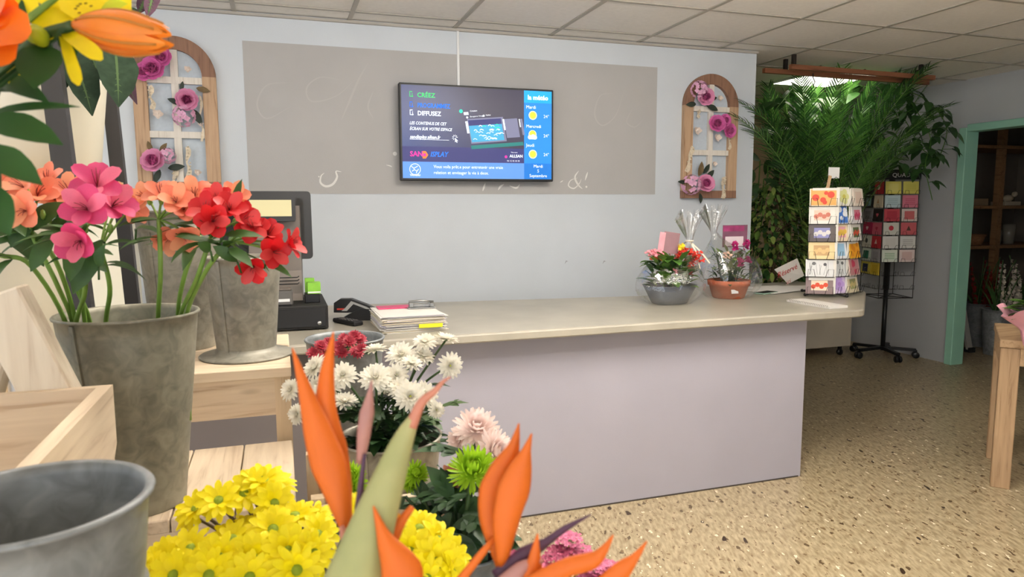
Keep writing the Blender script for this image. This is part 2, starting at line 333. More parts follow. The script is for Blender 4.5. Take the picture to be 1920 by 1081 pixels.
# mint door frame and storeroom
mint = mat('mint_frame_paint', S(152, 205, 185), .5, .04, 5)
d = MB(); d.box(5.06, 5.2, .34, .41, 0, 2.02, bev=.004); d.box(5.06, 5.2, -.8, .34, 1.985, 2.045, bev=.004); d.box(5.06, 5.2, -.87, -.8, 0, 2.045, bev=.004)
structure(d.build('door_1', mint))
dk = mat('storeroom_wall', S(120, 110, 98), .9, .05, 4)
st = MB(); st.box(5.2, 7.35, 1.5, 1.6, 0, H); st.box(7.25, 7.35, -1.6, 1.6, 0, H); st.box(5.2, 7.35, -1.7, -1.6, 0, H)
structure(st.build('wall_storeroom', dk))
def pic_bucket(name, label, cat, base, rb, rtp, h, m, group=None, taper=None, flange=0, ribs=(), th=.0022, lip=.0035):
    t = thing(name, label, cat, base, group); b = V(base)
    pr = [(0, .002), (rb, 0), (rb+.0005, .002)]
    N = 14
    for i in range(1, N+1):
        z = h*i/N; pr.append((rb+(rtp-rb)*i/N, z))
    for rz in ribs:
        r_ = rb+(rtp-rb)*rz/h; pr = [p for p in pr if abs(p[1]-rz) > .006]+[(r_-.0002, rz-.005), (r_+.003, rz-.002), (r_+.003, rz+.002), (r_, rz+.005)]
    pr = [pr[0], pr[1]]+sorted(pr[2:], key=lambda q: q[1])
    pr += [(rtp+lip*.8, h+.0005), (rtp+lip, h+.003), (rtp+lip*.5, h+.0055), (rtp-th, h+.004), (rtp-th-.0015, h-.004)]
    for i in range(6, -1, -1): z = h*i/7+.006; pr.append((rb+(rtp-rb)*z/h-th-.0015, z))
    pr.append((0, .008))
    a = MB().lathe(pr, 56, b); a.build('body', m, t)
    if flange:
        MB().lathe([(rb*.9, .001), (flange, .0), (flange+.002, .003), (flange*.98, .006), (rb*1.12, .011), (rb*1.03, .02), (rb*1.0, .03)], 56, b).build('flared_foot', m, t)
    s_ = MB(); ang = -2.2; 
    s_.bar(b+V((math.cos(ang)*(rb+.001), math.sin(ang)*(rb+.001), .004)), b+V((math.cos(ang)*(rtp+.001), math.sin(ang)*(rtp+.001), h-.002)), .008, .0025, u=V((math.cos(ang), math.sin(ang), 0))); s_.build('seam', m, t)
    return t
zn = zinc('galvanised_zinc'); zn2 = zinc('dull_zinc', (138, 134, 122)); znb = zinc('blue_grey_zinc', (128, 132, 134))
shw = wood('store_shelf_wood', S(150, 112, 74), S(104, 72, 44), 'Y')
t = thing('storage_shelf', 'brown wooden storage shelving standing in the dark storeroom behind the mint doorway', 'shelf', (6.6, 1.15, 0))
for z in (1.37, .98, 1.95): MB().box(5.62, 7.2, .95, 1.45, z-.03, z).build('shelf_board', shw, t)
for x in (6.32, 7.15): MB().box(x, x+.06, .98, 1.04, .0, 2.2).build('upright', shw, t)
MB().box(5.62, 5.68, .98, 1.04, 0, 2.2).build('upright', shw, t)
# things on the storeroom shelves
o = MB(); 
o.ball((6.63, 1.12, 1.445), .045, 10, 0, (1.5, .8, .8)); o.ball((6.72, 1.12, 1.485), .028, 8); 
for dx in (-.04, .04): o.tube([(6.63+dx, 1.12, 1.44), (6.63+dx, 1.12, 1.405)], .008)
o.tube([(6.56, 1.12, 1.46), (6.52, 1.12, 1.5)], .008)
o.box(6.5, 6.72, 1.05, 1.2, 1.372, 1.41); tag(o.build('animal_figurine', mat('cream_ceramic', S(200, 185, 160), .5)), 'small cream animal figurine on a block, upper storeroom shelf', 'figurine')
o = MB().box(6.02, 6.24, 1.02, 1.26, 1.371, 1.44, bev=.004); tag(o.build('cardboard_box', mat('card_brown', S(150, 125, 95), .8)), 'low cardboard box at the left end of the upper storeroom shelf', 'box')
o = MB().lathe([(0, 0), (.07, 0), (.1, .1), (.095, .1), (.066, .006)], 20, (6.18, 1.1, .981)); o.lathe([(.102, .09), (.108, .1), (.1, .106)], 20, (6.18, 1.1, .981)); tag(o.build('wicker_basket', mat('wicker', S(140, 95, 60), .8, .3, 80)), 'round reddish wicker basket on the lower storeroom shelf', 'basket')
o = MB()
for k in range(40): o.blade((5.95+U(-.12, .12), 1.1+U(-.05, .05), .985), (U(-.25, .25), U(-.1, .1), 1), (0, -1, 0), U(.25, .38), .02, U(-.3, .3), 'grass')
tag(o.build('dried_grass_bundle', mat('dried_grass', S(160, 128, 86), .9, .2, 30)), 'tall tan bundle of dried grass on the lower storeroom shelf', 'dried flowers')
for k, (x, h_, lab) in enumerate(((6.5, .14, 'pale clear vase beside the basket on the lower storeroom shelf'), (6.68, .2, 'tall pale clear vase near the right on the lower storeroom shelf'))):
    o = MB().lathe([(0, .0), (.05, 0), (.06, h_), (.055, h_), (.045, .008), (0, .008)], 20, (x, 1.12, .981)); tag(o.build('glass_vase', mat('milky_glass', S(170, 165, 150), .2, trans=.4)), lab, 'vase')
# gladioli and buckets in the storeroom
def gladiolus(mb, b, h, lean, mi_f=0, mi_s=1):
    b = V(b); top = b+V((lean[0], lean[1], h)); pts = bez(b, b+V((0, 0, h*.6)), top, 8); mb.tube(pts, .005, 5, mi_s)
    for k in range(9):
        t = .45+.55*k/9; q = b.lerp(top, t); r = .034*(1-.6*k/9)
        for a in range(5):
            an = a*2*PI/5+k; mb.blade(q+V((0, -.01, 0)), (math.cos(an)*.6+(k % 2-.5), -.9, math.sin(an)), (0, -1, 0), r*1.5, r*1.1, .6, 'round', .1, 3, mi_f)
gm = [mat('gladiolus_white', S(216, 206, 190), .6), mat('stem_green_dark', S(62, 92, 44), .6, .2, 30), mat('gladiolus_red', S(130, 30, 26), .6)]
for nm, x, y, m_, lab, cols in (('flower_bucket', 5.85, .55, znb, 'grey zinc bucket of white gladioli nearest the step ladder in the storeroom', 0), ('flower_bucket', 6.25, .62, znb, 'zinc bucket of white gladioli farther right in the dark storeroom', 0), ('flower_bucket', 6.08, .92, znb, 'zinc bucket of red gladioli at the back of the storeroom', 2)):
    tb = pic_bucket(nm, lab, 'bucket', (x, y, 0), .09, .13, .42, m_, 'storeroom flower buckets')
    for k in range(6):
        gt = MB(); gladiolus(gt, (x+U(-.05, .05), y+U(-.05, .05), .06), U(.68, .86), (U(-.16, .16), U(-.12, .08)), cols, 1)
        for j in range(3): gt.blade((x, y, .3), (U(-.4, .4), U(-.4, .4), 1), (0, -1, 0), U(.3, .45), .03, .5, 'grass', .1, 5, 1)
        tag(gt.build('gladiolus_stem', gm), ('red' if cols else 'white')+' gladiolus spike in '+('the rear storeroom bucket' if cols else ('the storeroom bucket by the ladder' if x < 6 else 'the right-hand storeroom bucket')), 'flower', ['white gladioli near the storeroom ladder','white gladioli in the right storeroom bucket','red gladioli in the rear storeroom bucket'][2 if cols else (0 if x < 6 else 1)])
lad = thing('step_ladder', 'white aluminium step ladder leaning open just inside the storeroom door', 'ladder', (5.72, .7, 0)); al = mat('ladder_aluminium', S(205, 203, 196), .4, metal=.3)
for sx in (0, .3):
    MB().bar((5.72+sx*.4, .70+sx, .03), (5.45+sx*.4, .74+sx, 1.05), .06, .022, u=V((0, 1, 0))).build('front_rail', al, lad)
    MB().box(5.69+sx*.4, 5.76+sx*.4, .67+sx, .73+sx, 0, .045).build('rubber_foot', mat('rubber_black', S(28), .8), lad)
for k in range(4): z = .22+.23*k; x = 5.72-.27*(z/1.02); MB().box(x-.08, x+.03, .73, 1.02, z, z+.025).build('step', al, lad)
# ceiling lights
lamp = mat('diffuser_lit', (1, .93, .78, 1), .5, emit=7)
lamp2 = mat('diffuser_lit_front', (1, .95, .86, 1), .5, emit=4.2)
for k, (x, y, lab) in enumerate(((3.6, .41, 'square recessed ceiling light panel above the palm and plant rack'), (-2.7, -1.99, 'square recessed ceiling light panel behind the lilies to the left'), (.6, -2.59, 'square recessed ceiling light panel above the shop floor'), (3.0, -3.79, 'square recessed ceiling light panel to the right of the shop floor'), (-.6, -1.99, ''), (1.8, -1.99, ''), (3.6, -1.99, ''))):
    if not lab: continue
    tl = thing('ceiling_light', lab, 'light', (x+.3, y+.3, H-.012))
    MB().box(x+.02, x+.58, y+.02, y+.58, H-.012, H-.007).build('diffuser', lamp if k == 0 else lamp2, tl)
    f = MB(); 
    for a in ((x, x+.02, y, y+.6), (x+.58, x+.6, y, y+.6), (x+.02, x+.58, y, y+.02), (x+.02, x+.58, y+.58, y+.6)): f.box(*a, H-.014, H-.0065)
    f.build('frame', wh, tl)
area('panel_light_glow', (3.9, .71, H-.03), .5, .5, 6, (1, .92, .76), (0, 0, -1))
area('panel_light_glow_front', (.9, -2.29, H-.03), .55, .55, 32, (1, .95, .86), (0, 0, -1))
area('panel_light_glow_left', (-2.4, -1.69, H-.03), .55, .55, 22, (1, .95, .86), (0, 0, -1))
area('panel_light_glow_right', (3.3, -3.49, H-.03), .55, .55, 5, (1, .93, .82), (0, 0, -1))

# ================================================================ COUNTER
lav = mat('counter_lavender_paint', S(168, 165, 176), .6, .03, 3, bump=.15, bs=260)
ct = thing('shop_counter', 'long pale lavender shop counter base under the grey stone worktop', 'counter', (.4, -1.0, 0))
poly = [(-1.75, -1.31), (2.075, -1.31), (2.43, -.88), (2.43, -.80), (2.40, -.80), (2.05, -1.27), (-1.75, -1.27)]
MB().prism(poly, 0, .824).build('front_panel', lav, ct)
MB().box(-1.75, 2.1, -1.27, -1.24, 0, .824).build('inner_frame', mat('counter_inner_grey', S(150, 148, 150), .7), ct)
MB().box(-1.75, -.16, -1.316, -1.311, .0, .822).build('left_front_sheet', mat('taupe_sheet', S(112, 104, 102), .7), ct)  # thin darker taupe sheet over the left part of the counter front
b = MB(); b.box(-.16, 2.06, -1.314, -1.3105, 0, .006); b.build('floor_joint', mat('joint_dark', S(70, 62, 55), .8), ct)
stone = mat('worktop_grey_stone', S(166, 160, 146), .32, .12, 5, bump=.05)
def rounded(poly, rad, n=5):
    out = []; k = len(poly)
    for i, p in enumerate(poly):
        p = V((*p, 0)); a = V((*poly[i-1], 0)); c = V((*poly[(i+1) % k], 0)); r = rad.get(i, 0)
        if not r: out.append((p.x, p.y)); continue
        s0 = p+(a-p).normalized()*r; s1 = p+(c-p).normalized()*r
        out += [(q.x, q.y) for q in bez(s0, p, s1, n)]
    return out
wt = rounded([(-1.8, -1.42), (2.34, -1.405), (2.95, -.80), (2.95, -.2), (1.95, -.27), (1.6, -.55), (-1.8, -.14)], {1: .05, 2: .07})
b = MB()
def inset(poly, d):
    c = V((sum(p[0] for p in poly)/len(poly), sum(p[1] for p in poly)/len(poly)))
    out = []; n = len(poly)
    for i in range(n):
        a, p, q = V(poly[i-1]), V(poly[i]), V(poly[(i+1) % n]); e1 = (p-a); e2 = (q-p)
        n1 = V((-e1.y, e1.x)).normalized(); n2 = V((-e2.y, e2.x)).normalized(); m_ = (n1+n2)
        if m_.length < .1: m_ = n1
        m_.normalize(); out.append((p.x+m_.x*d, p.y+m_.y*d))
    return out
rings = [(inset(wt, .006), .826), (wt, .832), (wt, .857), (inset(wt, .003), .863), (inset(wt, .009), .865)]
n = len(wt); vs = [V((x, y, z)) for r, z in rings for x, y in r]
b.add(vs, [list(range(n-1, -1, -1)), list(range(4*n, 5*n))]+[[k*n+i, k*n+(i+1) % n, (k+1)*n+(i+1) % n, (k+1)*n+i] for k in range(4) for i in range(n)], 0, False)
b.build('worktop', stone, ct)
T = .8655
# ---------------------------------------------------------------- television
tv = thing('television', 'black framed flat television showing a blue weather and advert screen', 'television', (.72, -.03, 1.53))
blk = mat('black_plastic', S(24, 24, 26), .4); blk2 = mat('matt_black', S(30, 29, 28), .7)
q0, q1 = PY(748, 154, -.085), PY(1040, 170, -.085); x0, x1 = .255, 1.192; z0, z1 = 1.532, 2.08
b = MB().box(x0, x1, -.085, -.045, z0, z1, bev=.004); b.box(x0+.15, x1-.15, -.045, -.004, z0+.12, z1-.1); b.build('frame', blk, tv)
sx0, sx1, sz0, sz1 = x0+.012, x1-.012, z0+.014, z1-.011
def em(name, c, e=.85): return mat(name, S(*c), .5, emit=e)
def emgrad(name, c0, c1, a, bb, e=.8):
    m = bpy.data.materials.new(name); n, l = nt(m); p = n['Principled BSDF']
    g_ = n.new('ShaderNodeNewGeometry'); mp = n.new('ShaderNodeMapping'); l.new(g_.outputs['Position'], mp.inputs[0])
    d = n.new('ShaderNodeVectorMath'); d.operation = 'DOT_PRODUCT'; ab = V(bb)-V(a); d.inputs[1].default_value = ab/ab.length_squared
    l.new(g_.outputs['Position'], d.inputs[0]); s_ = n.new('ShaderNodeMath'); s_.operation = 'SUBTRACT'; s_.inputs[1].default_value = V(a).dot(ab)/ab.length_squared; l.new(d.outputs['Value'], s_.inputs[0])
    r = n.new('ShaderNodeValToRGB'); r.color_ramp.elements[0].color = S(*c0); r.color_ramp.elements[1].color = S(*c1); l.new(s_.outputs[0], r.inputs[0])
    l.new(r.outputs[0], p.inputs['Emission Color']); p.inputs['Emission Strength'].default_value = e; p.inputs['Base Color'].default_value = (.01, .01, .01, 1); p.inputs['Roughness'].default_value = .3
    return m
SY = -.0855
W_, H_ = sx1-sx0, sz1-sz0
def sp(u, v, k=0): return V((sx0+W_*u, SY-.0004*k, sz1-H_*v))      # u, v across the screen picture
b = MB()
def quad(u0, v0, u1, v1, mi, k=0, sk=0): b.add([sp(u0, v0, k), sp(u1, v0, k), sp(u1+sk, v1, k), sp(u0+sk, v1, k)], [[0, 3, 2, 1]], mi, False)
mats = [emgrad('screen_navy', (44, 78, 158), (52, 46, 84), (sx0, 0, sz0+.1), (sx0+.5, 0, sz0+.4)), em('screen_dark_band', (48, 50, 104)), em('screen_steel_blue', (84, 134, 204)), em('screen_sky', (20, 156, 226)),
        em('screen_mid_blue', (28, 126, 214)), em('screen_date_blue', (10, 106, 190)), em('scr_white', (232, 240, 250)), em('scr_green', (60, 196, 110)), em('scr_blue', (20, 110, 220)), em('scr_pink', (222, 40, 150)),
        em('scr_orange', (244, 120, 40)), em('scr_sun', (252, 196, 60)), em('scr_sunrim', (250, 232, 160)), em('scr_teal', (24, 110, 110)), em('scr_grey', (110, 112, 140)), em('scr_cloud', (226, 232, 240)), em('scr_photo', (60, 150, 190)), em('scr_mint', (40, 205, 175))]
quad(0, 0, .806, .655, 0); quad(0, .655, .806, .82, 1); quad(0, .82, .806, 1, 2); quad(.806, 0, 1, .135, 3); quad(.806, .135, 1, .82, 4); quad(.806, .82, 1, 1, 5)
sob = b.build('screen', mats, tv)
b = MB()
def stx(s_, u, v, size, mi, align='LEFT', shear=0, bold=0, sx=1, rot=0):
    X = M.Translation(sp(u, v, 2)) @ M.Rotation(PI/2, 4, 'X') @ M.Rotation(rot, 4, 'Z'); text(b, s_, size, X, mi, align, shear, bold, sx)
stx('CRÉEZ', .1, .125, .035, 7, bold=.0008); stx('PROGRAMMEZ', .1, .235, .035, 8, bold=.001, sx=.82); stx('DIFFUSEZ', .1, .32, .035, 6, bold=.0008, sx=.92)
stx('LES CONTENUS DE CET', .048, .42, .0235, 6, shear=.25, bold=.0004, sx=.85); stx('ÉCRAN SUR VOTRE ESPACE', .048, .48, .0235, 6, shear=.25, bold=.0004, sx=.85)
stx('sandisplay.allsan.fr', .048, .57, .0285, 6, shear=.25, bold=.0006, sx=.85)
stx('SAN', .047, .762, .04, 9, bold=.001); stx('ISPLAY', .176, .762, .04, 8, shear=.25, bold=.001, sx=.86)
stx('Nouveau', .715, .705, .011, 6); stx('ALLSAN', .705, .755, .0235, 6, bold=.0006); stx('06 12 42 18 18', .687, .803, .013, 6)
stx('Vous voila prêt.e pour entretenir une vraie', .197, .888, .026, 6, sx=.93); stx('relation et envisager la vie à deux.', .197, .953, .026, 6, sx=.93); stx('TAUREAU', .045, .975, .0135, 6, bold=.0004)
stx('la météo', .903, .098, .037, 6, 'CENTER', bold=.0012); stx('Mardi', .82, .2, .027, 6); stx('Mercredi', .82, .415, .026, 6); stx('Jeudi', .82, .63, .027, 6)
for v in (.3, .52, .735): stx('24°', .942, v, .027, 15)
stx('Mardi', .905, .868, .026, 6, 'CENTER'); stx('5', .905, .922, .026, 6, 'CENTER'); stx('Septembre', .905, .977, .026, 6, 'CENTER')
quad(.048, .578, .3, .5815, 6, 2)
def disc(u, v, r, mi, k=2, n=20, s0=0, s1=2*PI): q = sp(u, v, k); b.add([q+V((math.cos(s0+(s1-s0)*a/n)*r, 0, math.sin(s0+(s1-s0)*a/n)*r)) for a in range(n)], [list(range(n))], mi, False)
for v in (.275, .715): disc(.867, v, .026, 12, 2); disc(.867, v, .0195, 11, 3)
disc(.865, .49, .025, 12, 2); disc(.865, .485, .019, 11, 3); disc(.846, .522, .013, 15, 4); disc(.868, .515, .014, 15, 4); disc(.883, .524, .012, 15, 4); quad(.846, .52, .884, .546, 15, 4)
disc(.12, .745, .0001, 10)
b.add([sp(.128, .705, 2), sp(.128, .785, 2), sp(.148, .785, 2), sp(.163, .745, 2), sp(.148, .705, 2)], [[0, 1, 2, 3, 4]], 10, False); disc(.14, .745, .009, 9, 3)
disc(.68, .75, .008, 9)
# little icons, emblem and cursor
for (u, v), mi in (((.052, .1), 7), ((.052, .21), 8), ((.052, .295), 6)):
    quad(u, v-.032, u+.003, v+.025, mi, 2); quad(u, v-.032, u+.018, v-.025, mi, 2); quad(u, v+.019, u+.018, v+.025, mi, 2); quad(u+.015, v-.015, u+.018, v+.025, mi, 2); disc(u+.018, v+.02, .004, mi, 2)
q = sp(.078, .903, 2); pts = [q+V((math.cos(a*PI/16)*.031, 0, math.sin(a*PI/16)*.031)) for a in range(33)]; stroke(b, pts, .003, 6)
for pp in (((.055, .872), (.07, .89), (.086, .878), (.095, .868)), ((.058, .925), (.074, .91), (.09, .92), (.1, .9)), ((.07, .89), (.073, .91)), ((.09, .92), (.085, .945))):
    stroke(b, cat3([sp(u, v, 2) for u, v in pp], 4), .0035, 6)
cu = sp(.338, .55, 2)
for a in range(7): an = PI*.05+a*PI*1.45/7; b.add([cu+V((math.cos(an)*r_+math.sin(an)*w_, 0, math.sin(an)*r_-math.cos(an)*w_)) for r_, w_ in ((.008, .0013), (.008, -.0013), (.017, -.0013), (.017, .0013))], [[0, 1, 2, 3]], 6, False)
b.add([cu+V((x, 0, z)) for x, z in ((0, 0), (0, -.027), (.006, -.021), (.011, -.03), (.015, -.028), (.011, -.019), (.019, -.019))], [[0, 1, 2, 3, 4, 5, 6]], 6, False)
# tilted picture windows of the advert
def tq(u0, v0, u1, v1, mi, k): 
    f = lambda u, v: sp(u+.10*(v-.3), v-.16*(u-.4), k); b.add([f(u0, v0), f(u1, v0), f(u1, v1), f(u0, v1)], [[0, 3, 2, 1]], mi, False)
tq(.415, .345, .655, .615, 14, 1); tq(.42, .36, .64, .60, 16, 2); tq(.42, .36, .64, .42, 1, 3)
tq(.40, .37, .415, .5, 6, 3); tq(.66, .37, .75, .58, 14, 1); tq(.665, .38, .74, .57, 14, 2); tq(.65, .37, .66, .49, 6, 3); tq(.77, .38, .785, .56, 14, 1); tq(.76, .38, .767, .47, 15, 3)
tq(.41, .635, .765, .675, 13, 2); disc(.38, .26, .011, 17, 2); tq(.40, .27, .43, .30, 6, 2); stx('Création', .44, .262, .012, 6, rot=.1); stx('Enregistrer l\'image', .44, .322, .011, 6, rot=.1); stx('Publier', .545, .30, .011, 6, rot=.1); disc(.42, .325, .006, 6, 2); disc(.53, .3, .006, 6, 2)
random.seed(3)
def wv(u, v): return sp(u+.10*(v-.3), v-.16*(u-.4), 4)
for k in range(26):
    u, v = U(.43, .62), U(.47, .59); stroke(b, cat3([wv(u, v), wv(u+.012, v-.008), wv(u+.025, v+.004)], 3), .003, 15)
for k in range(14):
    u, v = U(.43, .62), U(.43, .49); stroke(b, cat3([wv(u, v), wv(u+.01, v-.012), wv(u+.022, v)], 3), .004, 17 if k % 2 else 15)
b.build('screen_picture', mats, sob)
cc = MB().box(.613, .628, -.012, -.001, 2.02, H-.008, bev=.002); tag(cc.build('cable_cover', wh), 'white cable trunking running from the ceiling down to the television', 'cable cover')

t = thing('added_fill_pendant', 'added unseen pendant light that brightens the ceiling over the shop floor', 'light', (.6, -2.75, 2.1))  # added light out of view; its lamps brighten the ceiling and wall
MB().box(-.9, 2.3, -2.80, -2.70, 2.11, 2.15, bev=.005).build('housing', wh, t)
for x in (-.6, 2.0): MB().tube([(x, -2.75, 2.15), (x, -2.75, H)], .003, 6).build('suspension_wire', wh, t)
area('added_ceiling_uplight', (.7, -2.75, 2.16), 3.0, .09, 80, (1, .95, .88), (0, .25, 1))
area('added_fill_downlight', (.7, -2.75, 2.10), 3.0, .09, 16, (1, .96, .9), (0, .5, -1))

# ================================================================ FLORAL WALL ARCHES
rw = wood('reclaimed_wood', S(200, 168, 136), S(150, 116, 86), 'Z'); rw2 = wood('arch_top_wood', S(150, 112, 90), S(108, 78, 60), 'Z'); ww = wood('whitewashed_batten', S(232, 226, 216), S(206, 196, 184), 'Z')
net = mat('pale_gauze', S(196, 206, 216), .9, .04, 60)
pk = [mat('silk_rose_pink', S(228, 150, 188), .7, .15, 60), mat('silk_rose_deep', S(204, 100, 156), .7, .15, 60), mat('silk_hydrangea', S(226, 172, 202), .8, .12, 60), mat('silk_magenta', S(216, 104, 170), .7, .15, 60)]
dkl = mat('silk_leaf_dark', S(40, 52, 40), .6, .2, 40); brl = mat('silk_leaf_brown', S(110, 90, 58), .7, .2, 40); crm = mat('cream_ribbon', S(222, 208, 184), .8, .08, 60); shl = mat('shell_flower', S(228, 212, 200), .7, .1, 60)
def rose(r, m_out=0, m_in=1):
    b = MB(); k = 0
    for n_, rad, el, ln in ((3, .12, 86, .55), (4, .2, 78, .65), (5, .3, 66, .72), (6, .4, 46, .72), (7, .48, 22, .7)):
        for i in range(n_):
            a = i*2*PI/n_+k*.7; e = math.radians(el); o_ = V((math.cos(a), math.sin(a), 0))
            b.blade(o_*r*rad*.5+V((0, 0, r*.05)), o_*math.cos(e)+V((0, 0, math.sin(e))), V((0, 0, 1))*math.cos(e)-o_*math.sin(e), r*ln*1.15, r*(.55+rad), -.55 if el > 50 else -.1, 'wide', .16, 4, m_in if el > 60 else m_out)
        k += 1
    return b
def hydr(r, m_=2):
    b = MB(); random.seed(5)
    for k in range(34):
        ph = math.acos(1-U(0, 1.15)); th = k*2.4; d_ = V((math.sin(ph)*math.cos(th), math.sin(ph)*math.sin(th), math.cos(ph))); q = d_*r*.85*V((1, 1, .8)).length/1.62
        _, s_, u_ = frame_of(d_)
        for i in range(4):
            a = i*PI/2+k; b.blade(q, s_*math.cos(a)+u_*math.sin(a)+d_*.25, d_, r*.26, r*.26, .2, 'round', .05, 2, m_)
    return b
me_rose = rose(1).mesh('silk_rose', pk); me_roseM = rose(1, 3, 1).mesh('silk_peony', pk); me_hyd = hydr(1).mesh('silk_hydrangea', pk)
def arch(name, label, cx, w0, zb, zt, flowers, leaves, ribbons, shells, muls):
    t = thing(name, label, 'wall decoration', (cx, -.01, zb)); R = w0/2; zc = zt-R; tk = .068; y0, y1 = -.035, -.003
    b = MB(); b.box(cx-R, cx-R+tk, y0, y1, zb+.05, zc); b.build('side_post', rw, t)
    b = MB(); b.box(cx+R-tk, cx+R, y0, y1, zb+.05, zc); b.build('side_post', rw, t)
    MB().box(cx-R, cx+R, y0-.002, y1, zb, zb+.05).build('bottom_rail', rw2, t)
    b = MB(); n_ = 28; vs = []
    for i in range(n_+1):
        a = PI*i/n_; 
        for r_, y in ((R, y0), (R-tk, y0), (R-tk, y1), (R, y1)): vs.append(V((cx+math.cos(a)*r_, y, zc+math.sin(a)*r_)))
    b.add(vs, [[i*4+k, i*4+(k+1) % 4, i*4+4+(k+1) % 4, i*4+4+k] for i in range(n_) for k in range(4)], 0, False); b.build('arch_top', rw2, t)
    b = MB(); vs = [V((cx-R+tk-.01, -.008, zb+.04)), V((cx+R-tk+.01, -.008, zb+.04))]+[V((cx+math.cos(PI*i/16)*(R-tk+.01), -.008, zc+math.sin(PI*i/16)*(R-tk+.01))) for i in range(17)]
    b.add(vs+[q+V((0, .004, 0)) for q in vs], [list(range(len(vs)))], 0, False); b.build('gauze_backing', net, t)
    MB().box(cx-.018, cx+.018, -.03, -.010, zb+.05, zt-tk).build('upright_batten', ww, t)
    for zf in (.37, .72):
        MB().box(cx-R+tk, cx+R-tk, -.032, -.012, zb+(zt-zb)*zf-.017, zb+(zt-zb)*zf+.017).build('cross_batten', ww, t)
    for (px, py, r, kind) in flowers:
        q = PY(px, py, -.055); inst({'r': 'silk_rose', 'm': 'silk_peony', 'h': 'silk_hydrangea'}[kind], {'r': me_rose, 'm': me_roseM, 'h': me_hyd}[kind], t, q, (U(-.3, .1), -1, U(-.1, .3)), r*1.25, U(0, 6))
    for (px, py, dx, dz, L, m_) in leaves:
        MB().blade(PY(px, py, -.045), (dx, -.25, dz), (0, -1, 0), L, L*.45, .5, 'leaf', .12, 6).build('silk_leaf', m_, t)
    for (pa_, pb_, wd) in ribbons:
        b = MB(); A_, B_ = PY(*pa_, -.04), PY(*pb_, -.04); pts = [A_.lerp(B_, i/8)+V((math.sin(i*1.3)*.006, -.004*math.sin(i*2), 0)) for i in range(9)]; stroke(b, pts, lambda t_: wd*(.8+.4*math.sin(t_*9)))
        for k in range(10): q = A_.lerp(B_, k/10); b.ball(q+V((U(-.5, .5)*wd, -.004, 0)), wd*.22, 6)
        b.build('lace_ribbon', crm, t)
    for (px, py, r) in shells:
        b = MB(); q = PY(px, py, -.04)
        for k in range(9): a = k*2.4; b.blade(q+V((0, -.002*k/3, 0)), (math.cos(a), -.35, math.sin(a)), (0, -1, 0), r*(1.05-.07*k), r*.8, -.5, 'round', .12, 3)
        b.ball(q+V((0, -.006, 0)), r*.25, 8); b.build('shell_flower', shl, t)
    return t
random.seed(11)
arch('arched_wall_decoration', 'larger arched wooden window decoration with pink silk roses on the left of the wall', -.905, .40, 1.468, 2.265,
     [(288, 130, .05, 'm'), (303, 108, .045, 'm'), (272, 136, .04, 'm'), (351, 187, .047, 'r'), (345, 217, .05, 'h'), (290, 303, .052, 'r'), (314, 292, .036, 'h')],
     [(340, 195, -.8, .3, .07, dkl), (362, 205, .5, -1, .09, dkl), (368, 165, .9, -.2, .07, brl), (340, 170, .2, 1, .05, dkl), (300, 318, -.4, -1, .075, dkl), (315, 315, .8, .1, .085, dkl), (285, 285, -.3, 1, .06, MATS['silk_leaf_brown']), (300, 285, .6, .8, .06, brl)],
     [((281, 160), (287, 205), .022), ((351, 275), (354, 335), .022), ((328, 315), (328, 365), .024), ((375, 180), (380, 265), .012)], [(296, 214, .032), (352, 130, .022), (371, 323, .022), (376, 232, .018)], None)
arch('arched_wall_decoration', 'smaller arched wooden window decoration with pink silk roses right of the television', 2.341, .415, 1.432, 2.245,
     [(1311, 168, .05, 'h'), (1322, 182, .048, 'r'), (1343, 233, .048, 'm'), (1358, 226, .035, 'm'), (1366, 245, .04, 'm'), (1296, 346, .058, 'h'), (1322, 345, .05, 'r')],
     [(1305, 195, -1, -.1, .08, dkl), (1325, 198, .9, -.3, .09, dkl), (1330, 187, 1, .3, .06, dkl), (1285, 342, -1, .1, .06, dkl), (1312, 362, .1, -1, .07, dkl), (1322, 335, .8, .7, .09, dkl), (1310, 330, .2, 1, .1, brl), (1318, 325, .6, .8, .08, dkl)],
     [((1298, 275), (1288, 322), .03), ((1368, 245), (1368, 280), .02), ((1356, 332), (1356, 372), .03), ((1310, 206), (1309, 220), .02)], [(1306, 245, .035), (1344, 258, .033), (1349, 184, .025), (1339, 307, .022)], None)

# ================================================================ THINGS ON THE COUNTER
gr = mat('taupe_metal', S(112, 103, 96), .45, metal=.2)
t = thing('cash_drawer', 'black metal cash drawer under the till at the left end of the counter', 'cash drawer', (-.45, -.9, T))
MB().box(-.66, -.235, -1.10, -.68, T+.004, T+.104, bev=.004).build('casing', blk2, t); MB().box(-.65, -.245, -1.106, -1.10, T+.014, T+.095, bev=.002).build('drawer_front', blk, t)
MB().lathe([(0, 0), (.009, 0), (.009, .004), (0, .005)], 14, X=M.Translation((-.272, -1.106, T+.03)) @ M.Rotation(PI/2, 4, 'X')).build('lock', mat('chrome', S(190), .2, metal=1), t)
for x, y in ((-.64, -1.08), (-.26, -1.08), (-.64, -.7), (-.26, -.7)): MB().lathe([(0, 0), (.01, 0), (.01, .005), (0, .005)], 10, (x, y, T)).build('foot', blk, t)
Z = T+.104
t = thing('till_terminal', 'black touch-screen till with a grey column and small customer display', 'till', (-.44, -.82, Z))
b = MB(); prof = [(-.13, 0, .10), (-.125, .03, .085), (-.115, .13, .06), (-.105, .3, .045), (-.1, .42, .04)]
vs = []
for xx, z, dp in prof: vs += [V((-.44+xx, -.80-dp, Z+z)), V((-.33, -.80-dp, Z+z)), V((-.322, -.80+dp*.6, Z+z)), V((-.44+xx, -.80+dp*.6, Z+z))]
